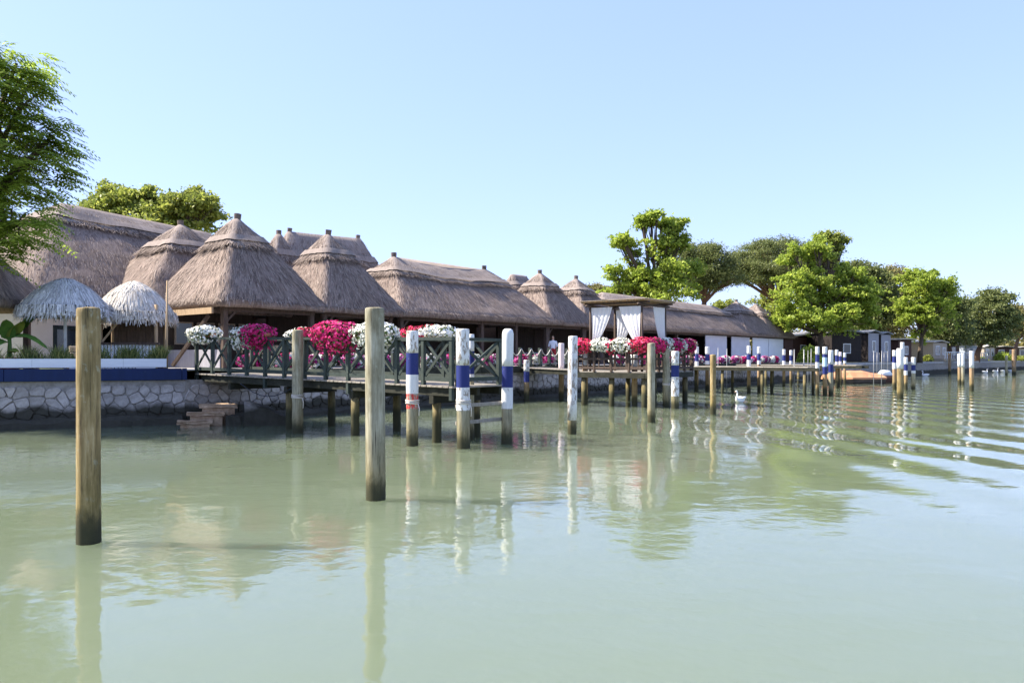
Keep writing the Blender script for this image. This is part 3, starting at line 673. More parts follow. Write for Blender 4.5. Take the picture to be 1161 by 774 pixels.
# banana plant in a terracotta trough
Y = 25.0; ban = thing('banana_plant', 'banana plant with broad green leaves at the left edge', 'plant', (AX(10, Y), Y, GZ)); ban.scale = (1.25, 1.25, 1.6)
MB().tube([(0, 0, .02), (.02, 0, .4), (.03, 0, .68)], [.075, .055, .03], 8).build('stem', 'banana', ban, True)
def banana_leaf(az, L, rise, droop, wd, mat, z0):
    m = MB(); n = 9; V = []
    for i in range(n+1):
        f = i/n; r = L*f; z = z0+rise*f-droop*f*f; hw = wd*math.sin(PI*min(1, .08+f*.92))**.6*(1 if i < n else .05)
        if f < .15: hw *= .25
        c, s_ = math.cos(az), math.sin(az)
        for k, dz in ((-1, -.05), (0, 0.02), (1, -.05)): V.append((c*r-s_*hw*k, s_*r+c*hw*k, z+dz*(hw/wd)+random.uniform(-.01, .01)))
    m.add(V, [(i*3+k, i*3+k+1, i*3+4+k, i*3+3+k) for i in range(n) for k in range(2)])
    m.build('leaf', mat, ban, True)
for a, L, r, d, wd, mt, z0 in ((-.2, 1.15, .55, .75, .12, 'banana', .62), (.5, .62, .85, .25, .2, 'banana', .62), (-.5, .62, .62, .25, .17, 'banana_yellow', .6), (2.4, 1.1, .9, .8, .2, 'banana', .6),
        (-1.9, .8, .4, .8, .18, 'banana', .55), (-.75, .8, .3, .28, .1, 'banana_yellow', .35), (1.2, .8, 1.0, .5, .2, 'banana', .6), (3.4, 1.0, .6, .9, .2, 'banana', .55), (-1.1, .55, .75, .3, .17, 'banana', .55)): banana_leaf(a, L, r, d, wd, mt, z0)
tr = MB(); tr.tube([(-.7, 0, .1), (-.2, 0, .16), (.4, 0, .2), (.62, .0, .34)], [.13, .2, .18, .06], 10, jit=.06); tag(tr.build('driftwood_log', 'terracotta', None, True, loc=(AX(14, 24.6), 24.55, GZ+.06)), 'reddish brown driftwood log lying below the banana plant', 'log')
tag(MB().tube([(0, 0, 0), (0, 0, .1), (0, 0, .5), (0, 0, .56)], [.13, .17, .15, .11], 12).build('clay_jar', 'cab_beige', None, True, loc=(AX(38, 25.0), 25.0, GZ+.0)), 'small tan clay jar beside the banana plant', 'jar')
cr = thing('wicker_crate', 'tan wicker crates stacked in the dark doorway of the cream wall', 'crate', (AX(85, 30.2), 30.2, GZ), .6)
for k, (wd, h0, h1) in enumerate(((.34, 0, .34), (.28, .345, .62), (.2, .625, .86))):
    bevel(MB().box(-wd, wd, -wd, wd, h0, h1).build('crate', 'cab_beige', cr), .03)

# ------------------------------------------------------------------ flowers
def blossoms(name, parent, C, Nn, size, mat, kind='stuff'):
    n = len(C); t = unit(np.cross(Nn, rnd_unit(n))); b = np.cross(Nn, t); sz = size*np.random.uniform(.75, 1.25, (n, 1)); k = 6; V = []; 
    ctr = C-Nn*sz*.25
    ang = [2*PI*i/k for i in range(k)]
    ring = [C+(t*math.cos(a)+b*math.sin(a))*sz*(1 if i % 2 == 0 else .86) for i, a in enumerate(ang)]
    P = np.concatenate([np.stack([ctr, ring[i], ring[(i+1) % k], ring[(i+2) % k]], 1) for i in range(0, k, 2)])
    # join the three quads of a flower into one island
    me = bpy.data.meshes.new(name); allv = np.stack([ctr]+ring, 1).reshape(-1, 3); me.vertices.add(len(allv)); me.vertices.foreach_set('co', allv.reshape(-1).astype(np.float32))
    base = (np.arange(n)*(k+1))[:, None]; idx = np.concatenate([base+np.array([[0, 1+i, 1+(i+1) % k, 1+(i+2) % k]]) for i in range(0, k, 2)], 0)
    L = idx.shape[0]; me.loops.add(L*4); me.loops.foreach_set('vertex_index', idx.reshape(-1).astype(np.int32)); me.polygons.add(L)
    me.polygons.foreach_set('loop_start', np.arange(0, L*4, 4, dtype=np.int32)); me.polygons.foreach_set('loop_total', np.full(L, 4, dtype=np.int32)); me.materials.append(M[mat]); me.update(calc_edges=True)
    return obj(name, me, parent, kind)
NAMES = {'w': ('white_blossoms', 'blossom_white'), 'm': ('magenta_blossoms', 'blossom_magenta'), 'r': ('red_blossoms', 'blossom_red'), 'p': ('purple_blossoms', 'blossom_purple')}
def flower_heap(parent, lx, ly, up, down, n, pattern, fs=.045, z=0, x0=0):
    """mound of petunias over the box, trailing below it; pattern: list of (x fraction, colour)"""
    lob = [(0, 0, 0, .62, 1, 1, 1)]+[(random.uniform(-.36, .36), random.uniform(-.12, .12), random.uniform(-.3, .02), random.uniform(.26, .42), .8, random.uniform(.6, .9), random.uniform(.7, 1.25)) for _ in range(7)]
    def pts(k_, lo, hi):
        A, U = [], []
        for lx_, ly_, lz_, wx, wy, wu, wd_ in lob:
            m_ = int(k_*wx/sum(q[3] for q in lob))+4; u = rnd_unit(m_); u[:, 2] = np.where(u[:, 2] < -.8, -u[:, 2], u[:, 2]); rad = np.random.uniform(lo, hi, (m_, 1))
            q = u*rad*np.array([lx/2*wx*1.25, ly/2*wy, 1.]); q[:, 2] = np.where(u[:, 2] > 0, u[:, 2]*up*wu, u[:, 2]*down*wd_)*rad[:, 0]
            A.append(q+np.array([lx*lx_, ly*ly_, (up+down)*.5*lz_])); U.append(u)
        A, U = np.concatenate(A), np.concatenate(U)
        return A, U
    P, u = pts(n, .88, 1.08); n = len(P); Nn = unit(u+rnd_unit(n)*.5)
    xf = P[:, 0]/lx+.5+np.array([noise.noise(Vector((p[0]*3.1, p[2]*3.1+5, p[1]*3+parent.location.y)))for p in P])*.22
    cols = np.array([min(pattern, key=lambda q: abs(q[0]-x))[1] for x in xf]); P[:, 2] += z; P[:, 0] += x0
    for c in sorted(set(cols)):
        i = cols == c
        blossoms(NAMES[c][0], parent, P[i], Nn[i], fs, NAMES[c][1])
    C, _ = pts(int(n*.6), .6, .99); m = len(C); C[:, 2] += z; C[:, 0] += x0
    t = rnd_unit(m)*.06; b = unit(np.cross(t, rnd_unit(m)))*.03
    obj('foliage', poly_mesh('foliage', np.stack([C-t, C+b, C+t, C-b], 1), 'plant_leaf'), parent, 'stuff')
def flower_box(label, loc, rz, lx, ly, up, down, n, pattern, group, mat='terracotta', boxh=.2, fs=.045, hang=.0, cat='flower box'):
    r = thing('flower_box', label, cat, loc, rz, group)
    bevel(MB().box(-lx*.3, lx*.3, -.1, .1, .003, boxh*.8).build('box', mat, r), .012)
    flower_heap(r, lx, ly, up, down, n, pattern, fs, boxh+hang); return r

# ------------------------------------------------------------------ jetty with green railings
JS, JW, JL, JZ0, JZ1 = .62, 1.86, 11.0, 1.60, 1.42
jp = Q(JS, 0); JET = thing('jetty', 'timber jetty with dark green cross-braced railings reaching out from the quay', 'jetty', (jp.x, jp.y, 0), QR)
def jz(y): return JZ0+(JZ1-JZ0)*(-y/JL)
plank = bevel(MB().box(-.08, JW+.08, -.088, .088, -.045, 0).build('deck_plank', 'deck', JET), .006)
n = int((JL+.4)/.186); plank.location = (0, .3, jz(.3))
for i in range(1, n+1):
    o = plank.copy(); COL.objects.link(o); y = .3-i*.186; o.location = (random.uniform(-.015, .015), y, jz(y))
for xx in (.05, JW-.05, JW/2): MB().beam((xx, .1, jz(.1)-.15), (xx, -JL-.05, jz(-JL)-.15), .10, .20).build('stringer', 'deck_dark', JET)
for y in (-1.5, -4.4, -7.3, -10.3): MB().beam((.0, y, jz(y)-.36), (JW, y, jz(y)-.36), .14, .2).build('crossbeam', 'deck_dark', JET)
for y, xx in ((-4.4, .15), (-4.4, JW-.15), (-7.3, .15), (-7.3, JW-.15), (-10.3, .2), (-10.3, JW-.15)):
    MB().tube([(xx, y, -1.4), (xx, y, 0), (xx, y, .6), (xx, y, jz(y)-.44)], [.12, .12, .115, .115], 12, jit=.04).build('pile', 'pole_dark', JET, True)
def railing(root, a, b, za, zb, n, h, low=0, mat='green_wood', x_brace=True, every=2):
    a = Vector(a); b = Vector(b); d = b-a; L = d.length
    pts = [(a+d*(i/n), za+(zb-za)*i/n) for i in range(n+1)]
    for i, (p, z) in enumerate(pts):
        bevel(MB().box(p.x-.05, p.x+.05, p.y-.05, p.y+.05, z-(low if i % every == 0 else .02), z+h-.04).build('railing_post', mat, root), .006)
    f = lambda i, dz: Vector((*pts[i][0], pts[i][1]+dz))
    e = d.normalized()*.0
    MB().beam(f(0, h)-Vector((*d.normalized()*.06, 0)), f(n, h)+Vector((*d.normalized()*.06, 0)), .13, .075).build('top_rail', mat, root)
    for i in range(n):
        g = Vector((*d.normalized()*.052, 0))
        MB().beam(f(i, .16)+g, f(i+1, .16)-g, .06, .10).build('bottom_rail', mat, root)
        if x_brace:
            MB().beam(f(i, .22)+g, f(i+1, h-.06)-g, .035, .07).build('cross_brace', mat, root)
            sd = Vector((-d.y, d.x)).normalized()*.036
            MB().beam(f(i, h-.06)+g+Vector((*sd, 0)), f(i+1, .22)-g+Vector((*sd, 0)), .035, .07).build('cross_brace', mat, root)
RH = 1.15
railing(JET, (-.02, .35), (-.02, -JL), jz(.35), jz(-JL), 12, RH, .35, every=4)
railing(JET, (JW+.02, .1), (JW+.02, -JL), jz(.1), jz(-JL), 11, RH, .3, every=4)
railing(JET, (.14, -JL-.06), (JW-.14, -JL-.06), jz(-JL), jz(-JL), 1, RH, .25)
MB().tube([(-.06, -2.2-.35*i, jz(-2)-.25-.45*math.sin(PI*i/8)**1.0*.8) for i in range(9)], .012, 6).build('cable', 'cable', JET)
def jy(px, xo=-.02):                                         # place along the jetty rail seen in column px
    b = Q(JS+xo, 0); k = (px-580.5)/F; return (k*b.y-b.x)/(QN.x-k*QN.y)
gb = 'flower boxes on the jetty railing'
def rail_box(label, px, lx, up, down, n, pat, xo=-.02, boxd=0):
    y = jy(px, xo); p = Q(JS+xo, y); return flower_box(label, (p.x, p.y, jz(y)+RH+.04), QR+PI/2+PI, lx, .95, up, down, int(n*1.9), pat, gb, boxh=.14, fs=.038)
rail_box('rail box heaped with creamy white petunias at the quay end of the jetty', 233, 1.55, .24, .40, 700, [(.5, 'w')])
rail_box('rail box of petunias half white and half magenta on the jetty railing', 291, 1.95, .26, .55, 900, [(.08, 'w'), (.26, 'w'), (.5, 'm'), (.8, 'm')])
rail_box('small white and pink petunia box on the far jetty railing', 343, 1.1, .22, .25, 380, [(.3, 'w'), (.8, 'r')], JW+.02)
rail_box('largest rail box of deep magenta petunias on the jetty', 377, 1.95, .30, .58, 1100, [(.5, 'm')])
rail_box('rail box of creamy white petunias behind the grey mooring pole', 427, 1.75, .26, .48, 850, [(.5, 'w')])
rail_box('long rail box of red and white petunias on the far railing near the jetty end', 488, 1.9, .24, .12, 620, [(.15, 'r'), (.35, 'r'), (.55, 'w'), (.85, 'w')], JW+.02)
# planters along the terrace edge
ords = ['first', 'second', 'third', 'fourth', 'fifth', 'sixth', 'seventh', 'eighth', 'ninth', 'tenth', 'eleventh', 'twelfth']
def planter_row(px0, px1, n, where, t=.55):
    s0, s1 = qs(px0, t), qs(px1, t); L = (s1-s0)/n
    for i in range(n):
        p = Q(s0+L*(i+.5), t); cols = [random.choice('mwpwp') for _ in range(6)]
        flower_box(f'{ords[i]} petunia planter on the terrace edge, counted {where}', (p.x, p.y, GZ+.005), QR, L*1.02, .6, .28, .30, int(700*L), [(k/6+.08, c) for k, c in enumerate(cols)], 'petunia planters along the terrace edge', mat='green_wood', boxh=.32, fs=.045)
planter_row(268, 570, 10, 'from behind the jetty rightwards')
planter_row(585, 645, 4, 'along the rope fence rightwards')
planter_row(690, 812, 8, 'rightwards from behind the gazebo')
planter_row(816, 882, 6, 'along the white panelled wall')
# rope fence
RF = thing('rope_fence', 'rope fence on dark posts along the terrace between jetty and gazebo', 'fence', (*Q(0, 0), 0), QR)
s0, s1 = qs(566, .1), qs(662, .1); npst = 9
ps = [s0+(s1-s0)*i/npst for i in range(npst+1)]
for i, s_ in enumerate(ps):
    MB().box(s_-.07, s_+.07, .03, .17, GZ, GZ+.93).build('fence_post', 'green_wood', RF)
    if i < npst:
        L = ps[i+1]-s_; MB().tube([(s_+L*k/8, .02, GZ+.88-.34*math.sin(PI*k/8)) for k in range(9)], .022, 6).build('rope', 'rope', RF, True)
        MB().tube([(s_+.07, .1, GZ+.12), (ps[i+1]-.07, .1, GZ+.12)], .022, 6).build('lower_rail', 'rope', RF)
        MB().tube([(s_+.07, .1, GZ+.5), (ps[i+1]-.07, .1, GZ+.5)], .018, 6).build('middle_rail', 'cable', RF)

# ------------------------------------------------------------------ mooring poles
POLES = {}; POLE_ROPES = ((467.5, 1.02, .155), (337.5, 1.0, .16), (525.5, 1.05, .165), (755.5, .95, .16))
def pole(px, base, top, wd, mat, label, bands=(), round_top=False, lean=(0, 0)):
    Y = WY(base); X = AX(px, Y); r = wd/2/F*Y; h = AZ(top, Y)
    def prof(z0, z1, rr, n):
        zs = [z0+(z1-z0)*i/n for i in range(n+1)]; return [(lean[0]*z/h, lean[1]*z/h, z) for z in zs], [rr*(1+.03*noise.noise(Vector((px, base, z*1.7)))) for z in zs]
    m = MB(); P, R = prof(-1.2, h-.05, r, 9)
    if round_top: P += [(*lean, h-.0+.02*0), (*lean, h+.06), (*lean, h+.09)]; R += [r*.96, r*.72, r*.3]
    else: P += [(*lean, h-.02), (*lean, h)]; R += [r*.99, r*.86]
    zs_ = np.linspace(-1.2, h-.06, 26); rows = [(z, r*(1+.03*noise.noise(Vector((px, base, z*1.3))))*(1+.05*max(0, .6-z/h))) for z in zs_]
    rows += [(h-.01, r*.985), (h+.045, r*.84), (h+.085, r*.5)] if round_top else [(h-.018, r*.985), (h-.002, r*.93), (h+.006, r*.45)]
    nn_ = 28; m = MB()
    for z, rr in rows:
        for k in range(nn_):
            a = 2*PI*k/nn_; gr = noise.noise(Vector((math.cos(a)*3.1+px, math.sin(a)*3.1, z*.35)))*.035+noise.noise(Vector((math.cos(a)*9+px, math.sin(a)*9, z*.6)))*.022
            top_ = random.uniform(-.006, .006) if z > h-.03 else 0
            m.v.append((lean[0]*z/h+math.cos(a)*rr*(1+gr), lean[1]*z/h+math.sin(a)*rr*(1+gr), z+top_))
    for q in range(len(rows)-1):
        for k in range(nn_): m.f.append((q*nn_+k, q*nn_+(k+1) % nn_, q*nn_+nn_+(k+1) % nn_, q*nn_+nn_+k))
    m.f.append(tuple((len(rows)-1)*nn_+k for k in range(nn_)))
    if not bands:
        POLES[px] = tag(m.build('mooring_pole', mat, None, True, loc=(X, Y, 0)), label, 'mooring pole', 'mooring poles in the water'); return POLES[px]
    root = thing('mooring_pole', label, 'mooring pole', (X, Y, 0), 0, 'mooring poles in the water'); m.build('shaft', mat, root, True); POLES[px] = root
    for y0, y1, bm_ in bands:
        z1, z0 = AZ(y0, Y), AZ(y1, Y); P, R = prof(z0, min(z1, h-.045) if not (round_top and y0 <= top+1) else h-.03, r*1.045+.003, 4)
        if round_top and y0 <= top+1: P += [(*lean, h+.065), (*lean, h+.095)]; R += [r*.90, r*.5]
        elif z1 >= h-.05: P += [(*lean, h-.012), (*lean, h+.004)]; R += [r*1.03, r*.96]
        MB().tube(P, R, 16, cap=(z1 >= h-.05), jit=.006).build('paint_band', bm_, root, True)
    return root
W, B, WP = 'white_paint', 'blue_paint', 'white_peeling'
pole(100.5, 615, 349, 25, 'pole_brown', 'thick brown wooden mooring pole nearest to the viewer at the left')
pole(426, 566, 349, 21.5, 'pole_grey', 'thick grey green wooden mooring pole in front of the jetty flowers', lean=(-.015, 0))
pole(337.5, 491, 374, 12, 'pole_grey', 'pale plain mooring pole close against the jetty railing')
pole(467.5, 505, 375, 13, 'pole_grey', 'mooring pole striped white and blue with a patch of red paint below', [(375, 400, WP), (400, 424.5, B), (424.5, 446, W), (446, 463, 'red_paint')])
pole(525.5, 508, 373, 14.5, 'pole_grey', 'peeling white mooring pole with one blue band at the jetty end', [(373, 414, WP), (414, 439, B), (439, 465, WP)], lean=(-.02, 0))
pole(534.5, 499, 379, 6, 'pole_grey', 'thin white and blue pole hiding right behind the peeling pole', [(379, 398, W), (398, 424, B), (424, 432, W)])
pole(574.5, 503, 377, 12, 'pole_grey', 'round-topped bright white mooring pole with a blue band', [(377, 415, W), (415, 439, B), (439, 463, W)], True, lean=(.03, 0))
pole(597, 455, 408, 6, 'pole_tan', 'short white and blue pole in front of the rope fence', [(408, 421, WP), (421, 433, B)])
pole(636.5, 454, 389, 6, 'pole_tan', 'slim pole with a long pinkish white top left of the gazebo', [(389, 421, 'pink_paint')])
pole(648.5, 492, 381, 10, 'pole_grey', 'weathered greyish white mooring pole standing before the gazebo platform', [(381, 476, WP)], lean=(.03, 0))
pole(738.5, 479, 389, 8.5, 'pole_grey', 'plain pale wooden pole standing alone in front of the gazebo platform')
pole(663.5, 459, 400, 6, 'pole_tan', 'slim pole with a short white top at the left foot of the gazebo platform', [(400, 414, W)])
pole(719.5, 460.5, 402, 6.5, 'pole_tan', 'slim white-topped pole below the middle of the gazebo flowers', [(402, 415.5, W)])
pole(755.5, 461.5, 395, 8, 'pole_grey', 'grey pole at the right foot of the gazebo platform, left of two')
pole(765.5, 463, 398, 8.5, 'pole_grey', 'white pole with a dark blue band at the right foot of the gazebo platform', [(398, 414, WP), (414, 427, B), (427, 449, WP)])
pole(790, 444, 393, 4, 'pole_tan', 'white and blue striped pole right of the gazebo, left of two neighbours', [(393, 401, W), (401, 409.5, B), (409.5, 418, W)])
pole(802, 444, 393, 4.6, 'pole_tan', 'white and blue striped pole just left of the plain brown pole', [(393, 401.5, W), (401.5, 409, B), (409, 413, W)])
pole(808.5, 470, 402, 6.6, 'pole_brown', 'plain brown pole standing near the swan')
pole(849, 446, 392, 4, 'pole_tan', 'white and blue striped pole right behind the swan', [(392, 401, W), (401, 408, B), (408, 418, W)])
pole(860.5, 445.5, 393, 3.7, 'pole_tan', 'white and blue striped pole next right of the swan', [(393, 401, W), (401, 408.5, B), (408.5, 413, W)])
pole(888.8, 438, 396, 3.2, 'pole_tan', 'small striped pole left of the metal ladder, first of two', [(396, 402.5, W), (402.5, 409, B), (409, 414, W)])
pole(896.8, 437, 397, 3, 'pole_tan', 'small striped pole left of the metal ladder, second of two', [(397, 403, W), (403, 409, B), (409, 412.5, W)])
pole(926.7, 449, 393, 4, 'pole_tan', 'left pole of the tight striped trio before the orange boat cover', [(393, 402, W), (402, 410.5, B), (410.5, 420, W)])
pole(935.3, 448.5, 393, 4.8, 'pole_tan', 'middle pole of the tight trio, with pale blue paint', [(393, 401.5, W), (401.5, 405, B), (405, 415.5, 'pale_blue_paint'), (415.5, 424, B)])
pole(942, 448.3, 397, 5, 'pole_grey', 'right pole of the tight trio, white over dark blue', [(397, 413, W), (413, 422, B)])
pole(948.7, 439.5, 396.5, 3.3, 'pole_tan', 'small striped pole just left of the orange boat cover, first of three', [(396.5, 403, W), (403, 410, B), (410, 413, W)])
pole(952.8, 437, 399, 3, 'pole_tan', 'small striped pole just left of the orange boat cover, second of three', [(399, 404, 'pink_paint'), (404, 409.5, B), (409.5, 413, 'pink_paint')])
pole(957.8, 436, 400, 2.8, 'pole_tan', 'small striped pole just left of the orange boat cover, third of three', [(400, 405, W), (405, 409, B), (409, 412, W)])
pole(1014, 441.7, 397, 4, 'pole_tan', 'white and blue striped pole touching the left of the stout white-topped pole', [(397, 404, W), (404, 411, B), (411, 418, W)])
pole(1020.5, 452.5, 395, 6.6, 'pole_brown', 'stout pole with a white upper half right of the orange boat', [(395, 418, W)])
pole(1023, 438, 388, 4, 'pole_tan', 'tall white-topped pole peeping up behind the stout white-topped one', [(388, 414, W)])
pole(1027, 442, 405, 3.7, 'pole_tan', 'short striped pole right of the stout one, left of two', [(405, 413, W), (413, 420, B), (420, 425, W)])
pole(1035.6, 442, 405, 4.2, 'pole_grey', 'short striped pole right of the stout one, right of two', [(405, 413.5, W), (413.5, 420, B), (420, 423, W)])
pole(1076.7, 424, 401, 3, 'pole_tan', 'bare brown pole standing before the beige mobile home')
pole(1087.8, 436.6, 401, 3.6, 'pole_tan', 'white-topped pole in a close pair, left one', [(401, 416, W)])
pole(1091.6, 435.7, 400.5, 3.6, 'pole_grey', 'white-topped pole in a close pair, right one', [(400.5, 416, W)])
pole(1101.6, 443.7, 398, 4.6, 'pole_tan', 'white-topped pole nearest on the open water at the right', [(398, 417, W)])
pole(1141, 425.5, 403, 2.7, 'pole_grey', 'thin grey pole before the far wall at the right edge')
pole(1149.6, 425, 396, 4, 'pole_tan', 'reddish brown pole close to the right edge')
def rope_loop(o, z, r):
    for k in range(3): MB().tube([(math.cos(a)*r, math.sin(a)*r, z+k*.035+.01*math.sin(a*2+k)) for a in [2*PI*i/16 for i in range(17)]], .016, 6).build('rope', 'rope', o, True)
    MB().tube([(r*.9, -r*.5, z), (r*1.15, -r*.6, z-.12), (r*1.1, -r*.6, z-.3)], .014, 6).build('rope_end', 'rope', o, True)
for px_, z, r in POLE_ROPES: rope_loop(POLES[px_], z, r)
# boards joining the two mooring poles at the jetty end
Ya, Yb = WY(508), WY(503)
mr = thing('mooring_rails', 'two weathered boards nailed between the peeling pole and round-topped white pole', 'boards', (AX(525, Ya), Ya+.12, 0))
for ya_, yb_ in ((460, 457.5), (480, 475.5)):
    zb = AZ((ya_+yb_)/2, 19); dx = AX(573, Yb)-AX(525, Ya)
    bevel(MB().beam((-.18, .0, zb-.02), (dx+.02, Yb-Ya+.02, zb+.02), .05, .085).build('board', 'deck', mr), .006)

# ------------------------------------------------------------------ gazebo platform over the water
gp = Vector((AX(735, 33.5), 33.5)); GP = thing('gazebo_platform', 'dark timber platform on piles carrying the white-curtained gazebo', 'platform', (gp.x, gp.y, 0), QR)
PZ = 1.52; PW, PL = 4.3, 3.6
pk = bevel(MB().box(-.088, .088, 0, PL, -.045, 0).build('deck_plank', 'deck', GP), .006); pk.location = (.09, 0, PZ)
for i in range(1, int(PW/.186)): o = pk.copy(); COL.objects.link(o); o.location = (.09+i*.186, random.uniform(-.01, .01), PZ)
wk = bevel(MB().box(-.8, .8, -.088, .088, -.045, 0).build('deck_plank', 'deck', GP), .006); wk.location = (2.2, PL+.12, PZ)
for i in range(1, 24): o = wk.copy(); COL.objects.link(o); o.location = (2.2, PL+.12+i*.186, PZ+i*.006)
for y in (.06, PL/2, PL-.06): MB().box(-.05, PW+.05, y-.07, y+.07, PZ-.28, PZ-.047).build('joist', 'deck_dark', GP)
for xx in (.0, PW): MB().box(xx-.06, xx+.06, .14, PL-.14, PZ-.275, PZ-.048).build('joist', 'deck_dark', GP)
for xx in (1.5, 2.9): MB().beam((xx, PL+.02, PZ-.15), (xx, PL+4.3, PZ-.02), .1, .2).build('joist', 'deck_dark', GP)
for xx, yy in ((.2, .3), (.2, 1.9), (.15, 3.3), (4.1, .3), (4.1, 1.9), (4.1, 3.3)):
    MB().tube([(xx, yy, -1.4), (xx, yy, 0), (xx, yy, PZ-.28)], .12, 12, jit=.03).build('pile', 'pole_dark', GP, True)
for a, b, n in (((.0, 3.55), (.0, .05), 4), ((.12, .0), (PW-.05, .0), 5), ((PW, .1), (PW, 3.5), 4)):
    railing(GP, a, b, PZ, PZ, n, .98, .02, 'timber', False)
    A, Bv = Vector(a), Vector(b)
    MB().beam((*A, PZ+.55), (*Bv, PZ+.55), .05, .09).build('middle_rail', 'timber', GP)
    for k in range(1, int((Bv-A).length/.28)):
        p = A+(Bv-A).normalized()*k*.28; MB().box(p.x-.022, p.x+.022, p.y-.022, p.y+.022, PZ+.2, PZ+.95).build('baluster', 'timber', GP)
def plat_box(label, x, y, rz, lx, n, pat):
    c_, s_ = math.cos(QR), math.sin(QR); p = gp+Vector((x*c_-y*s_, x*s_+y*c_)); flower_box(label, (p.x, p.y, PZ+1.02), QR+rz, lx, .75, .25, .42, n, pat, 'flower boxes round the gazebo platform', boxh=.2, fs=.045, mat='timber')
gl = ['red petunia box at the outer left end of the gazebo railing', 'white petunia box on the left half of the gazebo railing', 'red and white petunia box on the middle of the gazebo railing', 'magenta petunia box near the gazebo front post']
pats = [[(.3, 'r'), (.7, 'r')], [(.3, 'w'), (.75, 'w'), (1, 'r')], [(.1, 'r'), (.35, 'w'), (.8, 'w')], [(.5, 'r')]]
for i in range(4): plat_box(gl[i], -.06, PL-.35-i*.98, -PI/2, 1.3, 800, pats[i])
gl = ['magenta petunia box right after the corner of the gazebo railing', 'white and magenta petunia box on the right side of the gazebo railing', 'purple red petunia box at the right side of the gazebo railing', 'magenta box with a white tip at the outer right end of the gazebo railing']
pats = [[(.3, 'm'), (.8, 'm')], [(.2, 'w'), (.5, 'w'), (.8, 'm')], [(.2, 'm'), (.5, 'w'), (.9, 'm')], [(.2, 'm'), (.5, 'm'), (.95, 'w')]]
for i in range(4): plat_box(gl[i], .45+i*1.08, -.06, 0, 1.35, 850, pats[i])
GAZ = thing('gazebo', 'timber gazebo with flat reed canopy and four white tied curtains over the water', 'gazebo', (gp.x, gp.y, PZ+.003), QR)
gx0, gx1, gy0, gy1 = .28, 2.42, .45, 3.05; gh = AZ(346, 34)-PZ
for xx in (gx0, gx1):
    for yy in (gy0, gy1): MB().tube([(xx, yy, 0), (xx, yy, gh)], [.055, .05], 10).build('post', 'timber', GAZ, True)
for yy in (gy0, gy1): MB().tube([(gx0-.35, yy, gh+.05), (gx1+.35, yy, gh+.05)], .055, 8).build('beam', 'timber', GAZ, True)
for xx in (gx0, gx1): MB().tube([(xx, gy0-.35, gh+.14), (xx, gy1+.35, gh+.14)], .05, 8).build('beam', 'timber', GAZ, True)
for k in range(12): MB().tube([(gx0-.3, gy0-.3+k*.29, gh+.21), (gx1+.3, gy0-.3+k*.29, gh+.21)], .028, 6).build('bamboo_rod', 'timber_pale', GAZ, True)
bevel(MB().box(gx0-.34, gx1+.34, gy0-.36, gy1+.36, gh+.24, gh+.275).build('reed_mat', 'reed', GAZ), .008)
def curtain(px_, py_, dx, dy):                             # hangs from the beam, gathered to its post
    m = MB(); nu, nv = 18, 14; V = []
    for j in range(nv+1):
        g = j/nv; top = gh-.02; z = top-g*(gh-1.02); wdt = 1.0*(1-g)**.75+.10; off = .06+.10*math.sin(PI*g)
        for i in range(nu+1):
            f = i/nu; r = off*.6+f*wdt; fold = .045*math.sin(f*PI*9+j*.15)*(.5+g*.6)
            V.append((px_+dx*r-dy*fold, py_+dy*r+dx*fold, z))
    m.add(V, [(j*(nu+1)+i, j*(nu+1)+i+1, (j+1)*(nu+1)+i+1, (j+1)*(nu+1)+i) for j in range(nv) for i in range(nu)])
    m.build('curtain', 'cloth', GAZ, True)
curtain(gx0, gy1, 0, -1); curtain(gx0, gy0, 0, 1); curtain(gx1, gy0, -1, 0); curtain(gx1, gy1, 0, -1)

# ------------------------------------------------------------------ steps and slab at the quay foot
st = thing('stone_steps', 'worn tan stone steps going down into the water beside the jetty', 'steps', (AX(236, 25.0), 24.95, 0), .35)
def rough_block(name, x0, x1, y0, y1, z0, z1, mat, parent, j=.03, tilt=0, loc=None):
    bm = bmesh.new(); bmesh.ops.create_cube(bm, size=1)
    bmesh.ops.subdivide_edges(bm, edges=bm.edges[:], cuts=3, use_grid_fill=True)
    for v in bm.verts:
        v.co = Vector((x0+(v.co.x+.5)*(x1-x0), y0+(v.co.y+.5)*(y1-y0), z0+(v.co.z+.5)*(z1-z0)+tilt*(v.co.x+.5)))+Vector([random.uniform(-j, j) for _ in range(3)])
    me = bpy.data.meshes.new(name); bm.to_mesh(me); bm.free(); me.materials.append(M[mat]); return obj(name, me, parent, None, loc)
for x0_, x1_, y0_, y1_, zt in ((-.85, .15, -.66, -.2, .20), (-.6, .5, -.22, .22, .42), (-.25, .88, .2, .75, .63)):
    rough_block('tread', x0_, x1_, y0_, y1_, zt-.11, zt, 'step_stone', st, .022); rough_block('riser', x0_+.1, x1_-.08, y0_+.05, y1_, -.5, zt-.10, 'step_stone', st, .02)
rough_block('step_side', .55, .95, -.5, .2, -.5, .3, 'mortar', st)
sb = rough_block('stone_slab', -.75, .55, -.45, .5, -.5, .72, 'mortar', None, .07, -.45, (AX(308, 25.5), 25.4, 0)); sb.rotation_euler = (0, 0, .2); tag(sb, 'dark sloping stone slab below the jetty beside the steps', 'slab')

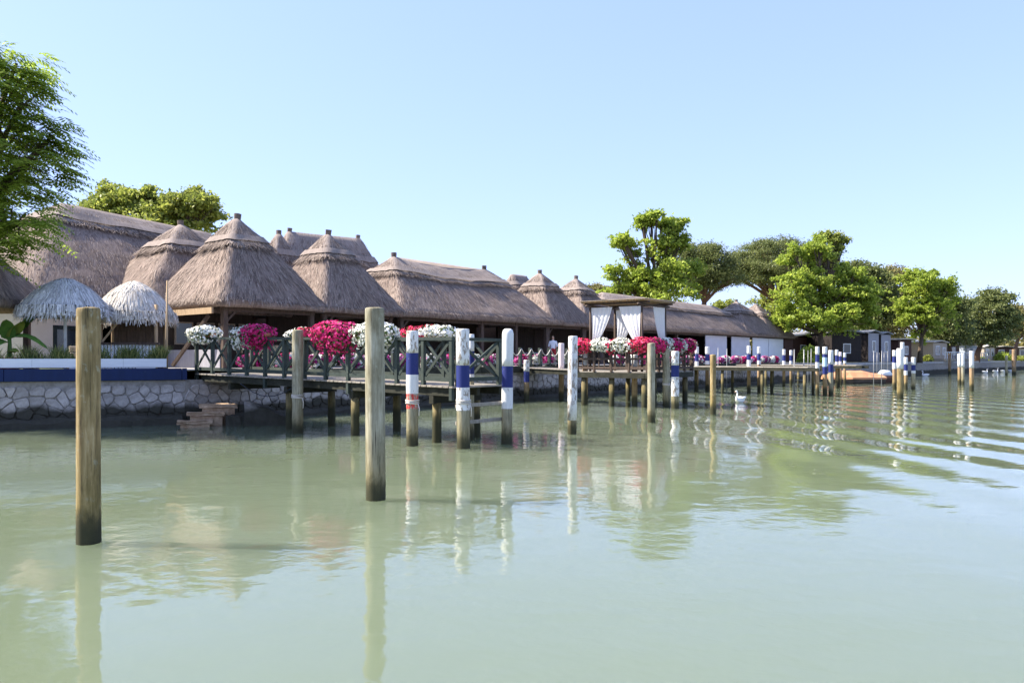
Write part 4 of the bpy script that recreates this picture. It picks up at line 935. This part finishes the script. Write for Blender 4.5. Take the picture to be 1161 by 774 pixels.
# ------------------------------------------------------------------ the two far jetties, ladder and thin metal masts
def far_jetty(label, s, w_, L, z):
    p = Q(s, 0); r = thing('jetty', label, 'jetty', (p.x, p.y, 0), QR); n = int(L/.5)
    a = bevel(MB().box(-w_/2, w_/2, -.245, .245, -.06, 0).build('deck_plank', 'deck', r), .008); a.location = (0, -.1, z)
    for i in range(1, n): o = a.copy(); COL.objects.link(o); o.location = (0, -.1-i*.5, z)
    for xx in (-w_/2+.08, w_/2-.08): MB().box(xx-.06, xx+.06, -L, .1, z-.24, z-.062).build('stringer', 'deck_dark', r)
    for k in range(1, int(L/2.4)+1):
        for xx in (-w_/2+.2, w_/2-.2): MB().tube([(xx, -k*2.4, -1.2), (xx, -k*2.4, 0), (xx, -k*2.4, z-.24)], .085, 10).build('pile', 'pole_dark', r, True)
    return r
far_jetty('low timber jetty with the metal ladder behind the swan', 31.9, 1.9, 10.4, 1.62)
far_jetty('far timber jetty ending at the orange covered boat', 45.4, 1.9, 9.2, 1.62)
Yl = 46.2; ld = thing('boarding_ladder', 'grey metal boarding ladder standing in the water by the far jetty', 'ladder', (AX(906, Yl), Yl, 0))
for sx in (-.28, .28): MB().tube([(sx, 0, -.6), (sx, 0, AZ(396, Yl))], .03, 8).build('rail', 'metal', ld, True)
for k in range(8): MB().tube([(-.28, 0, .1+k*.24), (.28, 0, .1+k*.24)], .022, 6).build('rung', 'metal', ld, True)
def mast(px, base, top, label, r=.022):
    Y = WY(base); tag(MB().tube([(0, 0, -.6), (0, 0, AZ(top, Y)/2), (.01, 0, AZ(top, Y))], [r, r, r*.9], 8).build('metal_mast', 'metal', None, True, loc=(AX(px, Y), Y, 0)), label, 'mast', 'thin metal masts by the far jetties')
mast(814, 444.5, 394, 'thin pale metal mast just right of the plain brown pole'); mast(824, 444.5, 395, 'thin grey metal mast between the brown pole and swan')
mast(919.5, 447, 395, 'thin metal mast right of the ladder, left of the striped trio'); mast(916, 440, 397, 'short thin metal mast close beside the ladder on its right')
for px, lab in ((990.5, 'thin pale mast over the right part of the orange boat cover'), (999.5, 'thin pale mast at the right end of the orange boat cover'), (1006.5, 'thin pale mast just left of the stout white-topped pole')): mast(px, 441.5 if px < 995 else 444 if px < 1003 else 434, 397.5, lab, .024)
for i, (px, tp) in enumerate(((994.3, 399), (996.8, 400), (1002.3, 399), (1004.6, 400))): mast(px, 432, tp, ['thin rear mast behind the orange boat, first from the left', 'thin rear mast behind the orange boat, second from the left', 'thin rear mast behind the orange boat, third from the left', 'thin rear mast behind the orange boat, fourth from the left'][i], .026)

# ------------------------------------------------------------------ boats
Yb = WY(435.0); bt = thing('covered_boat', 'low boat under a light orange tarpaulin moored beyond the striped trio', 'boat', (AX(969, Yb), Yb+.6, 0), .12)
m = MB(); V = []; n = 12
for i in range(n+1):
    f = i/n; x = -2.4+4.9*f; hw = .95*min(1, (f*1.6)**.5 if f < .4 else 1)*(1 if f < .95 else .9)
    for y, z in ((-hw*.7, -.3), (-hw, .18), (-hw*1.0, .42), (hw*1.0, .42), (hw, .18), (hw*.7, -.3)): V.append((x, y, z))
m.add(V, [(i*6+k, i*6+6+k, i*6+7+k, i*6+1+k) for i in range(n) for k in range(5)]+[tuple(range(6)), tuple(range(n*6, n*6+6))[::-1]]); m.build('hull', 'hull', bt)
m = MB(); V = []
for i in range(n+1):
    f = i/n; x = -2.6+5.1*f; hw = 1.03*min(1, (f*1.6+.02)**.5 if f < .4 else 1); rz_ = .62+.42*min(1, f/.35)-.30*max(0, (f-.65)/.35)+random.uniform(-.03, .03)
    for k, (yy, zz) in enumerate(((-1.0, .38), (-.98, .52), (-.5, rz_*.9), (0, rz_+.06), (.5, rz_*.9), (.98, .52), (1.0, .38))): V.append((x, yy*hw, zz+random.uniform(-.02, .02)))
m.add(V, [(i*7+k, i*7+7+k, i*7+8+k, i*7+1+k) for i in range(n) for k in range(6)]+[tuple(range(7)), tuple(range(n*7, n*7+7))[::-1]]); m.build('tarpaulin', 'tarp', bt)
Yd = WY(434.0); dg = thing('small_dinghy', 'small white and dark dinghy at the right end of the orange covered boat', 'boat', (AX(1003.5, Yd), Yd, 0), .3)
m = MB(); V = []
for i in range(9):
    f = i/8; x = -1.1+2.2*f; hw = .5*math.sin(PI*(.12+.8*f))**.5; 
    for y, z in ((-hw*.6, -.2), (-hw, .45), (-hw*.8, .62), (hw*.8, .62), (hw, .45), (hw*.6, -.2)): V.append((x, y, z))
m.add(V, [(i*6+k, i*6+6+k, i*6+7+k, i*6+1+k) for i in range(8) for k in range(5)]+[tuple(range(6)), tuple(range(48, 54))[::-1]]); m.build('hull', 'cab_brown', dg)
m = MB(); m.tube([(-.75, 0, .68), (-.3, 0, .78), (.35, 0, .76), (.75, 0, .66)], [.12, .34, .32, .1], 10); m.build('cover', 'white_panel', dg, True)

# ------------------------------------------------------------------ birds
def swan(label, px, base, rz, sc, cat='swan', group=None):
    Y = WY(base); r = thing('swan', label, cat, (AX(px, Y), Y, 0), rz, group); r.scale = (sc, sc, sc)
    sp = [((-.52, 0, .20), .015), ((-.44, 0, .20), .05), ((-.30, 0, .17), .13), ((-.12, 0, .14), .18), ((.08, 0, .13), .185), ((.22, 0, .14), .15), ((.31, 0, .20), .10),
          ((.335, 0, .28), .065), ((.30, 0, .38), .045), ((.27, 0, .48), .038), ((.28, 0, .57), .036), ((.32, 0, .625), .042), ((.37, 0, .63), .048), ((.43, 0, .61), .036), ((.47, 0, .595), .02)]
    m = MB(); m.tube([p for p, _ in sp], [q for _, q in sp], 12)
    m.build('body', 'swan', r, True)
    for sy in (-1, 1):
        mw = MB(); mw.tube([(-.50, sy*.05, .26), (-.3, sy*.13, .27), (-.05, sy*.165, .24), (.15, sy*.14, .2)], [.015, .06, .085, .03], 8); mw.build('wing', 'swan', r, True)
    MB().tube([(.465, 0, .597), (.50, 0, .588), (.545, 0, .575)], [.02, .018, .008], 8).build('beak', 'beak', r, True); return r
swan('white swan swimming beside the plain brown pole', 839, 456, PI+.75, .86)
for i, (px, b, a, lab) in enumerate(((1049, 426.5, PI, 'tiny white swan left on the far water below the beige mobile home'), (1117, 422.8, 0, 'tiny white swan before the far wall, first of four from the left'), (1129, 422, 0, 'tiny white swan before the far wall, second of four from the left'), (1138, 421.6, 0, 'tiny white swan before the far wall, third of four beside the thin grey pole'), (1146.5, 421.4, 0, 'tiny white swan before the far wall, last of four beside the reddish pole'))):
    swan(lab, px, b, a, .95, group='swans on the far water')

# ------------------------------------------------------------------ a waiter and a person in the distance
def person(label, loc, rz, top_mat, leg_mat, hgt=1.72):
    r = thing('person', label, 'person', loc, rz); k = hgt/1.72
    J = {'pel': ((0, 0, .95), (.16, .11)), 'wai': ((0, 0, 1.08), (.145, .10)), 'che': ((0, .0, 1.30), (.175, .115)), 'nk0': ((0, 0, 1.44), (.075, .07)), 'nk1': ((0, .01, 1.50), (.055, .058)), 'hd0': ((0, .02, 1.58), (.078, .092)), 'hd1': ((0, .02, 1.66), (.076, .09)), 'hd2': ((0, .01, 1.71), (.04, .05))}
    Eg = [('pel', 'wai'), ('wai', 'che'), ('che', 'nk0'), ('nk0', 'nk1'), ('nk1', 'hd0'), ('hd0', 'hd1'), ('hd1', 'hd2')]
    for s_, sg in (('l', -1), ('r', 1)):
        J.update({s_+'hip': ((sg*.095, 0, .88), (.095, .10)), s_+'kn': ((sg*.10, .03 if sg > 0 else 0, .49), (.06, .065)), s_+'an': ((sg*.10, -.02, .09), (.042, .045)), s_+'toe': ((sg*.11, .13, .035), (.04, .03)),
                  s_+'sh': ((sg*.19, 0, 1.38), (.062, .062)), s_+'el': ((sg*.25, .02, 1.11), (.045, .045)), s_+'wr': ((sg*.2, .22, 1.02), (.032, .032)), s_+'hd': ((sg*.17, .31, 1.02), (.036, .024))})
        Eg += [('pel', s_+'hip'), (s_+'hip', s_+'kn'), (s_+'kn', s_+'an'), (s_+'an', s_+'toe'), ('che', s_+'sh'), (s_+'sh', s_+'el'), (s_+'el', s_+'wr'), (s_+'wr', s_+'hd')]
    names = list(J); me = bpy.data.meshes.new('body'); me.from_pydata([Vector(J[n_][0])*k for n_ in names], [(names.index(a), names.index(b)) for a, b in Eg], [])
    tmp = bpy.data.objects.new('tmp', me); COL.objects.link(tmp); sm = tmp.modifiers.new('skin', 'SKIN'); ss = tmp.modifiers.new('sub', 'SUBSURF'); ss.levels = 1
    for i, n_ in enumerate(names): me.skin_vertices[0].data[i].radius = [q*k for q in J[n_][1]]; me.skin_vertices[0].data[i].use_root = (n_ == 'pel')
    bpy.context.view_layer.update(); dg_ = bpy.context.evaluated_depsgraph_get(); m2 = bpy.data.meshes.new_from_object(tmp.evaluated_get(dg_)); bpy.data.objects.remove(tmp)
    m2.materials.clear()
    for q in ('skin', top_mat, leg_mat): m2.materials.append(M[q])
    for p in m2.polygons:
        z = p.center.z/k; x = abs(p.center.x)/k; p.use_smooth = True
        p.material_index = 2 if (z < .98 and x < .2) else (0 if z > 1.46 or (x > .12 and z < 1.12 and p.center.y > .12*k) else 1)
    m2.name = 'body'; obj('body', m2, r)
    bm = bmesh.new(); bmesh.ops.create_uvsphere(bm, u_segments=12, v_segments=8, radius=.098*k)
    for v in bm.verts: v.co = Vector((v.co.x*.95, v.co.y*1.08-.005, v.co.z*1.0+1.645*k)); 
    bmesh.ops.delete(bm, geom=[v for v in bm.verts if v.co.y > .05*k and v.co.z < 1.67*k or v.co.z < 1.58*k], context='VERTS')
    mh = bpy.data.meshes.new('hair'); bm.to_mesh(mh); bm.free(); mh.materials.append(M['hair']); obj('hair', mh, r)
    for sg in (-1, 1): MB().tube([(sg*.03*k, .105*k, 1.62*k), (sg*.03*k, .112*k, 1.62*k)], .009*k, 6).build('eye', 'hair', r)
    MB().tube([(0, .10*k, 1.615*k), (0, .128*k, 1.59*k), (0, .11*k, 1.58*k)], [.008*k, .016*k, .01*k], 6).build('nose', 'skin', r, True)
    return r
p = Q(qs(627, 3.2), 3.2); person('person in white shirt and red trousers standing under the thatch left of the gazebo', (p.x, p.y, GZ+.006), QR+PI/2+.5, 'white_panel', 'red_cloth')

# ------------------------------------------------------------------ far cabins
def cabin(name, label, px, Y, w_, d_, h, rz, wall, roof, wins=(), slope=.25, side=None, deck=False, over=.25):
    r = thing(name, label, 'cabin', (AX(px, Y), Y, GZ), rz, 'cabins along the far shore')
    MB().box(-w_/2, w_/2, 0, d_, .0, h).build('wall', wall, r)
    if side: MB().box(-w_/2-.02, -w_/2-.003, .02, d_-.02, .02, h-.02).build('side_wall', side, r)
    MB().add([(x, y, h+.02+z+(slope*(1-abs(x)/(w_/2+over)))) for z in (0, .12) for x, y in ((-w_/2-over, -over), (0, -over), (w_/2+over, -over), (w_/2+over, d_+over), (0, d_+over), (-w_/2-over, d_+over))],
              [(0, 1, 4, 5), (1, 2, 3, 4), (6, 11, 10, 7), (7, 10, 9, 8), (0, 6, 7, 1), (1, 7, 8, 2), (2, 8, 9, 3), (3, 9, 10, 4), (4, 10, 11, 5), (5, 11, 6, 0)]).build('roof', roof, r)
    for (x, z, ww, hh) in wins:
        f = MB()
        for a in ((x-ww/2-.08, x-ww/2, z-.08, z+hh+.08), (x+ww/2, x+ww/2+.08, z-.08, z+hh+.08), (x-ww/2, x+ww/2, z-.08, z), (x-ww/2, x+ww/2, z+hh, z+hh+.08)): f.box(a[0], a[1], -.06, -.004, a[2], a[3])
        fo = f.build('window', 'white_panel', r); MB().box(x-ww/2, x+ww/2, -.03, -.01, z, z+hh).build('pane', 'window', fo)
    if deck:
        m_ = MB().box(-w_/2, w_/2, -1.6, -.01, .0, .35).build('veranda', 'deck', r)
        for k in range(7): MB().box(-w_/2+k*w_/6.2, -w_/2+k*w_/6.2+.07, -1.58, -1.5, .352, 1.2).build('baluster', 'white_wood', r)
        MB().box(-w_/2, w_/2, -1.6, -1.48, 1.202, 1.28).build('handrail', 'white_wood', r)
    return r
fr = math.radians(40)
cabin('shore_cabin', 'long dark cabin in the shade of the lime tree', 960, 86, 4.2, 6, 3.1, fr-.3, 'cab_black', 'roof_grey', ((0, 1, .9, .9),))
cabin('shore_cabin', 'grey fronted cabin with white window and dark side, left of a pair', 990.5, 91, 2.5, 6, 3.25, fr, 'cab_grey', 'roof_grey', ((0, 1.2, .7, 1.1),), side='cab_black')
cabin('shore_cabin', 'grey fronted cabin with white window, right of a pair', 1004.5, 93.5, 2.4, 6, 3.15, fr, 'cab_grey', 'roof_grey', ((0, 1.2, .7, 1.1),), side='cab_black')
cabin('shore_cabin', 'dark red brown cabin with a pale flat roof behind the stout pole', 1026, 97, 3.6, 6, 2.6, fr, 'cab_brown', 'roof_light', ((.3, .9, .9, .9),), slope=.1, over=.5)
cabin('mobile_home', 'beige mobile home with white window and veranda near the shore', 1066, 112, 4.6, 7, 2.55, fr, 'cab_beige', 'roof_light', ((-.9, .95, 1.2, 1.1), (1.2, .95, .8, .9)), deck=True)
cabin('mobile_home', 'dark sided mobile home right behind the beige one', 1081, 118, 4.4, 7, 2.5, fr, 'cab_brown', 'roof_light', ((0, .95, 1.2, 1.0),), deck=True)
cabin('mobile_home', 'pale blue mobile home behind the white-topped single pole', 1101, 127, 5, 7, 2.45, fr, 'cab_blue', 'roof_light', ((-1, .9, 1.2, 1.0), (1.2, .9, .9, 1.0)), deck=True)
cabin('mobile_home', 'small beige mobile home right of the leaning pine trunk', 1122, 139, 5, 7, 2.3, fr, 'cab_beige', 'roof_light', ((-1, .9, 1.2, 1.0), (1.2, .9, .9, 1.0)))
cabin('mobile_home', 'low dark mobile home above the hedge at the right', 1140, 148, 6.5, 6, 2.3, fr-.4, 'cab_brown', 'roof_light', ((-1, .9, 1.2, 1.0), (1.5, .9, .9, 1.0)))
cabin('mobile_home', 'beige mobile home cut by the right edge', 1163, 156, 6.5, 7, 2.3, fr-.3, 'cab_beige', 'roof_light', ((-1, .9, 1.2, 1.0), (1.5, .9, .9, 1.0)))
cabin('shore_cabin', 'red brown shed glimpsed between the last thatched pavilion and the lime tree', 910, 88, 4, 5, 2.7, fr, 'cab_brown', 'roof_light', ((0, 1, .8, .8),), over=.5)

# ------------------------------------------------------------------ trees
def leaves(C, size, up=.5, aspect=.55):
    n = len(C); nr = unit(rnd_unit(n)+np.array([0, 0, up])); t = unit(np.cross(nr, rnd_unit(n))); b = np.cross(nr, t); s_ = size*np.random.uniform(.6, 1.35, (n, 1))
    return np.stack([C-t*s_, C+b*s_*aspect, C+t*s_, C-b*s_*aspect], 1)
def tree(name, label, px, Y, lobes, mat, leaf, nclump, nleaf, crad, bark='bark', trunk_r=.25, base=None, flat=1., aspect=.55, up=.5, group='trees behind the quay', shell=.3, gap=.02):
    """lobes: (px, py, half width px, half height px, extra distance)"""
    X0 = AX(px, Y); r = thing(name, label, 'tree', (X0, Y, GZ), 0, group); k = Y/F; tot = sum(l[2]*l[3] for l in lobes); P = []; tips = []
    leaf *= .62; nleaf = int(nleaf*1.45); crad *= .85; lobes = list(lobes)
    for lx, ly, rx, ry, ddy in list(lobes):
        for _ in range(3):
            a = random.uniform(-.3, PI+.3); lobes.append((lx+rx*.85*math.cos(a), ly-ry*.85*math.sin(a), rx*random.uniform(.22, .4), ry*random.uniform(.22, .42), ddy+random.uniform(-1, 1)))
    tot = sum(l[2]*l[3] for l in lobes)
    if mat == 'leaf_pine': gap -= .34
    for lx, ly, rx, ry, ddy in lobes:
        c = np.array([AX(lx, Y)-X0, ddy, AZ(ly, Y)-GZ]); R = np.array([rx*k, min(rx, 60)*k*.85, ry*k]); n = max(6, int(nclump*lx*0+nclump*rx*ry/tot))
        n = int(n*1.5); u = rnd_unit(n); rad = np.random.uniform(shell, 1.08, (n, 1))**.7; cc = c+u*rad*R
        keep = np.array([noise.noise(Vector(q)*(.42*1.1/crad)+Vector((px, 0, 0))) > gap for q in cc]); cc = cc[keep] if keep.sum() > 3 else cc; n = len(cc); tips.append((c, R, cc))
        cr_ = crad*np.random.uniform(.6, 1.3, (n, 1, 1)); off = np.random.normal(size=(n, nleaf, 3))*np.array([1, 1, .42*flat])*.62*cr_
        if mat in ('leaf_pine', 'leaf_olive'): P.append((cc[:, None, :]+off).reshape(-1, 3)); continue
        u = unit(cc-c); tt = np.random.rand(n, nleaf, 1)**.6; ln = np.random.uniform(.75, 1.28, (n, 1, 1)); o_ = (c+u*R*.25)[:, None]; e_ = (cc+u*R*.12+np.random.normal(0, .3, (n, 3)))[:, None]
        q = o_+(e_-o_)*tt*ln; q[..., 2:] -= .12*(tt*ln)**2*np.linalg.norm(e_-o_, axis=-1, keepdims=True)
        P.append((q+np.random.normal(size=(n, nleaf, 3))*np.array([1, 1, .6])*crad*(.34-.14*tt)*np.random.uniform(.6, 1.5, (n, 1, 1))).reshape(-1, 3))
    P = np.concatenate(P); P = P[P[:, 2] > .15]
    obj('crown', poly_mesh('crown', leaves(P, leaf, up, aspect), mat), r, 'stuff')
    m = MB(); zl = min(c[2]-R[2]*.3 for c, R, _ in tips); cx = np.mean([c for c, _, _ in tips], 0); fork = Vector((cx[0]*.4, cx[1]*.4, max(1.2, zl*.75)))
    m.tube([(0, 0, -.2), (fork.x*.3, fork.y*.3, fork.z*.5), fork], [trunk_r*1.25, trunk_r, trunk_r*.85], 10, jit=.05)
    for c, R, cc in tips:
        c = Vector(c); m.tube([fork, fork.lerp(c, .5)+Vector((random.uniform(-.2, .2), 0, .1)), c, c+Vector((0, 0, R[2]*.6))], [trunk_r*.6, trunk_r*.4, trunk_r*.22, trunk_r*.05], 7)
        for q in random.sample(range(len(cc)), min(len(cc), 9)):
            e = Vector(cc[q]); a = fork.lerp(c, random.uniform(.5, 1.)); m.tube([a, a.lerp(e, .55)+Vector((0, 0, -.15)), e], [trunk_r*.28, trunk_r*.16, trunk_r*.05], 5)
    m.build('trunk', bark, r, True); return r
tree('plane_tree', 'round yellow green tree behind the broad thatched house', 178, 62, [(125, 228, 30, 18, 0), (160, 232, 26, 16, 1), (215, 236, 36, 20, 0), (240, 243, 15, 13, -1), (185, 250, 60, 22, 0), (112, 246, 24, 24, 0)], 'leaf_mid', .26, 260, 60, 1.15, gap=-.2)
tree('locust_tree', 'tall airy bright green tree rising behind the gazebo', 745, 77, [(742, 272, 34, 24, 0), (760, 262, 16, 14, 0), (712, 278, 13, 8, 0), (738, 250, 12, 7, 0), (745, 305, 46, 26, 0), (712, 318, 22, 20, 0), (782, 318, 22, 18, 1), (745, 332, 60, 14, 0)], 'leaf_lime', .27, 300, 55, 1.1)
tree('stone_pine', 'dark rounded pine between the bright tree and umbrella pine', 797, 88, [(800, 300, 30, 24, 0), (792, 287, 20, 12, 0), (812, 315, 22, 20, 0), (785, 312, 20, 18, 0)], 'leaf_pine', .22, 260, 70, .95, 'bark_red', .32, aspect=.3)
tree('umbrella_pine', 'broad umbrella pine with a flat dark crown and bare limbs', 882, 96, [(868, 290, 40, 16, 0), (895, 283, 36, 14, 1), (850, 303, 27, 14, 0), (915, 296, 26, 18, 0), (835, 312, 14, 11, 0), (880, 305, 42, 13, -2), (862, 316, 22, 9, -2), (900, 316, 28, 12, -1)], 'leaf_pine', .22, 480, 75, .95, 'bark_red', .34, aspect=.3)
tree('lime_tree', 'large lime green tree beside the end of the thatched row', 930, 83, [(915, 300, 26, 24, 0), (930, 283, 16, 14, 0), (900, 335, 34, 22, -1), (945, 330, 38, 30, 0), (975, 335, 26, 22, 0), (920, 362, 44, 18, -2), (965, 360, 32, 22, 0), (890, 362, 18, 14, -1)], 'leaf_lime', .26, 420, 60, 1.1, trunk_r=.3)
tree('slender_tree', 'wispy tree top showing above the lime green tree', 945, 92, [(940, 272, 14, 9, 0), (952, 278, 9, 12, 0), (930, 290, 14, 14, 0)], 'leaf_mid', .22, 60, 45, .9)
tree('dark_pine', 'olive dark pine just right behind the lime green tree', 985, 104, [(972, 312, 20, 12, 0), (990, 330, 24, 24, 0), (985, 360, 28, 22, 0)], 'leaf_pine', .26, 200, 60, 1.1, 'bark_red')
tree('bronze_pine', 'bronze brown pine crown between two bright green trees', 1008, 112, [(1008, 317, 22, 12, 0), (1006, 340, 24, 18, 0), (1010, 365, 28, 20, 0)], 'leaf_olive', .28, 200, 60, 1.2, 'bark_red')
tree('acacia_tree', 'yellow green tree with a pale trunk before the brown cabin', 1043, 99, [(1048, 322, 22, 16, 0), (1030, 345, 20, 20, 0), (1060, 345, 24, 20, 0), (1045, 368, 26, 20, 0), (1068, 330, 16, 12, 0)], 'leaf_lime', .27, 280, 55, 1.1, trunk_r=.28)
tree('dark_pine', 'dark pine close behind the right side of the acacia tree', 1078, 116, [(1076, 352, 20, 22, 0), (1082, 375, 20, 16, 0), (1068, 375, 18, 14, 0)], 'leaf_pine', .28, 170, 60, 1.2, 'bark_red')
tree('leaning_pine', 'broad pine with visible dark trunk above the mobile homes', 1107, 124, [(1125, 342, 20, 12, 0), (1115, 358, 28, 16, 0), (1100, 372, 22, 14, 0), (1135, 368, 16, 14, 0), (1120, 383, 26, 8, 0)], 'leaf_pine', .3, 240, 60, 1.2, 'bark_red', .4)
tree('edge_pine', 'pine with two bare trunks at the right edge', 1150, 140, [(1150, 360, 18, 14, 0), (1165, 368, 18, 16, 0), (1142, 372, 14, 10, 0), (1180, 362, 18, 16, 0)], 'leaf_olive', .32, 170, 55, 1.3, 'bark_red', .3)
tree('edge_pine', 'pine beyond the right edge of the view', 1205, 150, [(1200, 360, 26, 18, 0), (1222, 368, 22, 18, 0)], 'leaf_pine', .32, 150, 55, 1.3, 'bark_red', .3)
tree('small_pine', 'small distant grey green pine left of the airy bright tree', 677, 135, [(676, 331, 14, 8, 0), (687, 336, 8, 6, 0)], 'leaf_olive', .3, 70, 55, 1.1, 'bark_red')
tree('small_tree', 'small green tree peeping out above the low hall ridge', 826, 110, [(826, 350, 14, 12, 0), (820, 362, 16, 14, 0)], 'leaf_mid', .26, 90, 55, 1.1)
tree('locust_tree', 'bushy tree low behind the pointed pair of pavilions', 872, 105, [(868, 345, 20, 16, 0), (880, 365, 26, 18, 0)], 'leaf_mid', .28, 130, 55, 1.1)
# distant wood behind everything, one mass
def wood():
    P = []
    for i in range(150):
        f = i/149; X = -80+f*330; Y = 190+random.uniform(-12, 25)+ (X-60)*.15; h = random.uniform(5, 9); n = 9
        u = rnd_unit(n)*np.array([4.5, 3, h*.5]); c = np.array([X, Y, GZ+h*.55]); off = np.random.normal(size=(n, 45, 3))*np.array([1, 1, .7])*.9
        P.append(((c+u)[:, None]+off).reshape(-1, 3))
    P = np.concatenate(P); P = P[P[:, 2] > GZ+.1]; o = obj('distant_wood', poly_mesh('distant_wood', leaves(P, .5), 'leaf_olive'), None, 'stuff'); tag(o, 'low far-off band of dark green woodland on the horizon', 'wood')
wood()
def shrub(label, px, Y, rx, top, mat, n=900, leaf=.16):
    k = Y/F; h = (AZ(top, Y)-GZ); r = thing('shrub', label, 'shrub', (AX(px, Y), Y, GZ), 0, 'shrubs on the far shore')
    u = rnd_unit(n); u[:, 2] = np.abs(u[:, 2]); C = u*np.random.uniform(.5, 1.05, (n, 1))*np.array([rx*k, rx*k*.7, h]); obj('foliage', poly_mesh('foliage', leaves(C, leaf), mat), r, 'stuff')
    MB().tube([(0, 0, -.1), (0, 0, h*.5)], [.06, .03], 6).build('stem', 'bark', r)
shrub('lime green hedge before the low dark mobile home at the right', 1137, 140, 13, 399, 'leaf_lime'); shrub('small green shrub left of the beige mobile home', 1052, 108, 6, 402, 'leaf_mid', 500)
shrub('green bush between last thatched pavilion and the tight striped trio', 918, 76, 14, 392, 'leaf_lime', 1400); shrub('dark bush at the foot of the shaded long cabin', 948, 80, 9, 398, 'leaf_pine', 700)
shrub('low bush at the right edge below the cut mobile home', 1158, 146, 9, 403, 'leaf_mid', 600); shrub('shrub under the leaning pine trunk', 1112, 132, 8, 404, 'leaf_mid', 600)

# the feathery locust that leans in from the left
def feather_tree():
    X0, Y0 = -17.4, 23.75; r = thing('feathery_tree', 'tree with long feathery green leaves leaning in at the upper left', 'tree', (X0, Y0, GZ))
    lob = [(-24, 95, 56, 56), (18, 112, 36, 42), (-60, 150, 90, 110), (26, 180, 42, 46), (-8, 238, 52, 52), (34, 255, 26, 30), (2, 62, 30, 26), (52, 150, 20, 34), (-110, 230, 80, 80), (-14, 285, 26, 20)]
    k = Y0/F; m = MB(); fork = Vector((.6, .3, 3.6)); m.tube([(0, 0, -.3), (.1, .1, 1.6), fork], [.3, .24, .2], 10, jit=.05); Ps = []
    for lx, ly, rx, ry in lob:
        c = np.array([AX(lx, Y0)-X0, np.random.uniform(-.5, .9), AZ(ly, Y0)-GZ]); R = np.array([rx*k, min(2.2, rx*k), ry*k]); n = int(rx*ry*.0165)+5
        u = rnd_unit(n); cc = c+u*(np.random.uniform(.35, 1, (n, 1))**.6)*R; m.tube([fork, fork.lerp(Vector(c), .55)+Vector((0, 0, .3)), Vector(c)], [.12, .08, .05], 7)
        for q in range(0, n, 3): e = Vector(cc[q]); a = fork.lerp(Vector(c), random.uniform(.6, 1)); m.tube([a, a.lerp(e, .5)+Vector((0, 0, .12)), e], [.035, .022, .008], 5)
        for p in cc:
            for f_ in range(random.randint(4, 7)):
                L = random.uniform(.55, .95); out = unit(np.array([p[0]-c[0], p[1]-c[1], 0.])+np.random.normal(0, .6, 3)*np.array([1, 1, 0])); out[0] += .35
                d0 = unit(out+np.array([0, 0, random.uniform(-.1, .45)])); st_ = p+np.random.normal(0, .12, 3); sd = unit(np.cross(d0, [0, 0, 1]))
                for j in range(7):
                    g = (j+1)/7.5; b_ = st_+d0*L*g+np.array([0, 0, -.42*L*g*g])
                    for sg in (-1, 1):
                        ld = unit(sd*sg+d0*.55+np.array([0, 0, -.35-g*.25])+np.random.normal(0, .12, 3)); ll = .19*math.sin(PI*(.25+.65*g))+.06; wv = unit(np.cross(ld, np.array([0, 0, 1.])+d0*.3))*.036
                        mid = b_+ld*ll*.45; Ps.append([b_, mid+wv, b_+ld*ll, mid-wv])
    obj('crown', poly_mesh('crown', np.array(Ps), 'leaf_locust'), r, 'stuff'); m.build('trunk', 'bark', r, True)
feather_tree()
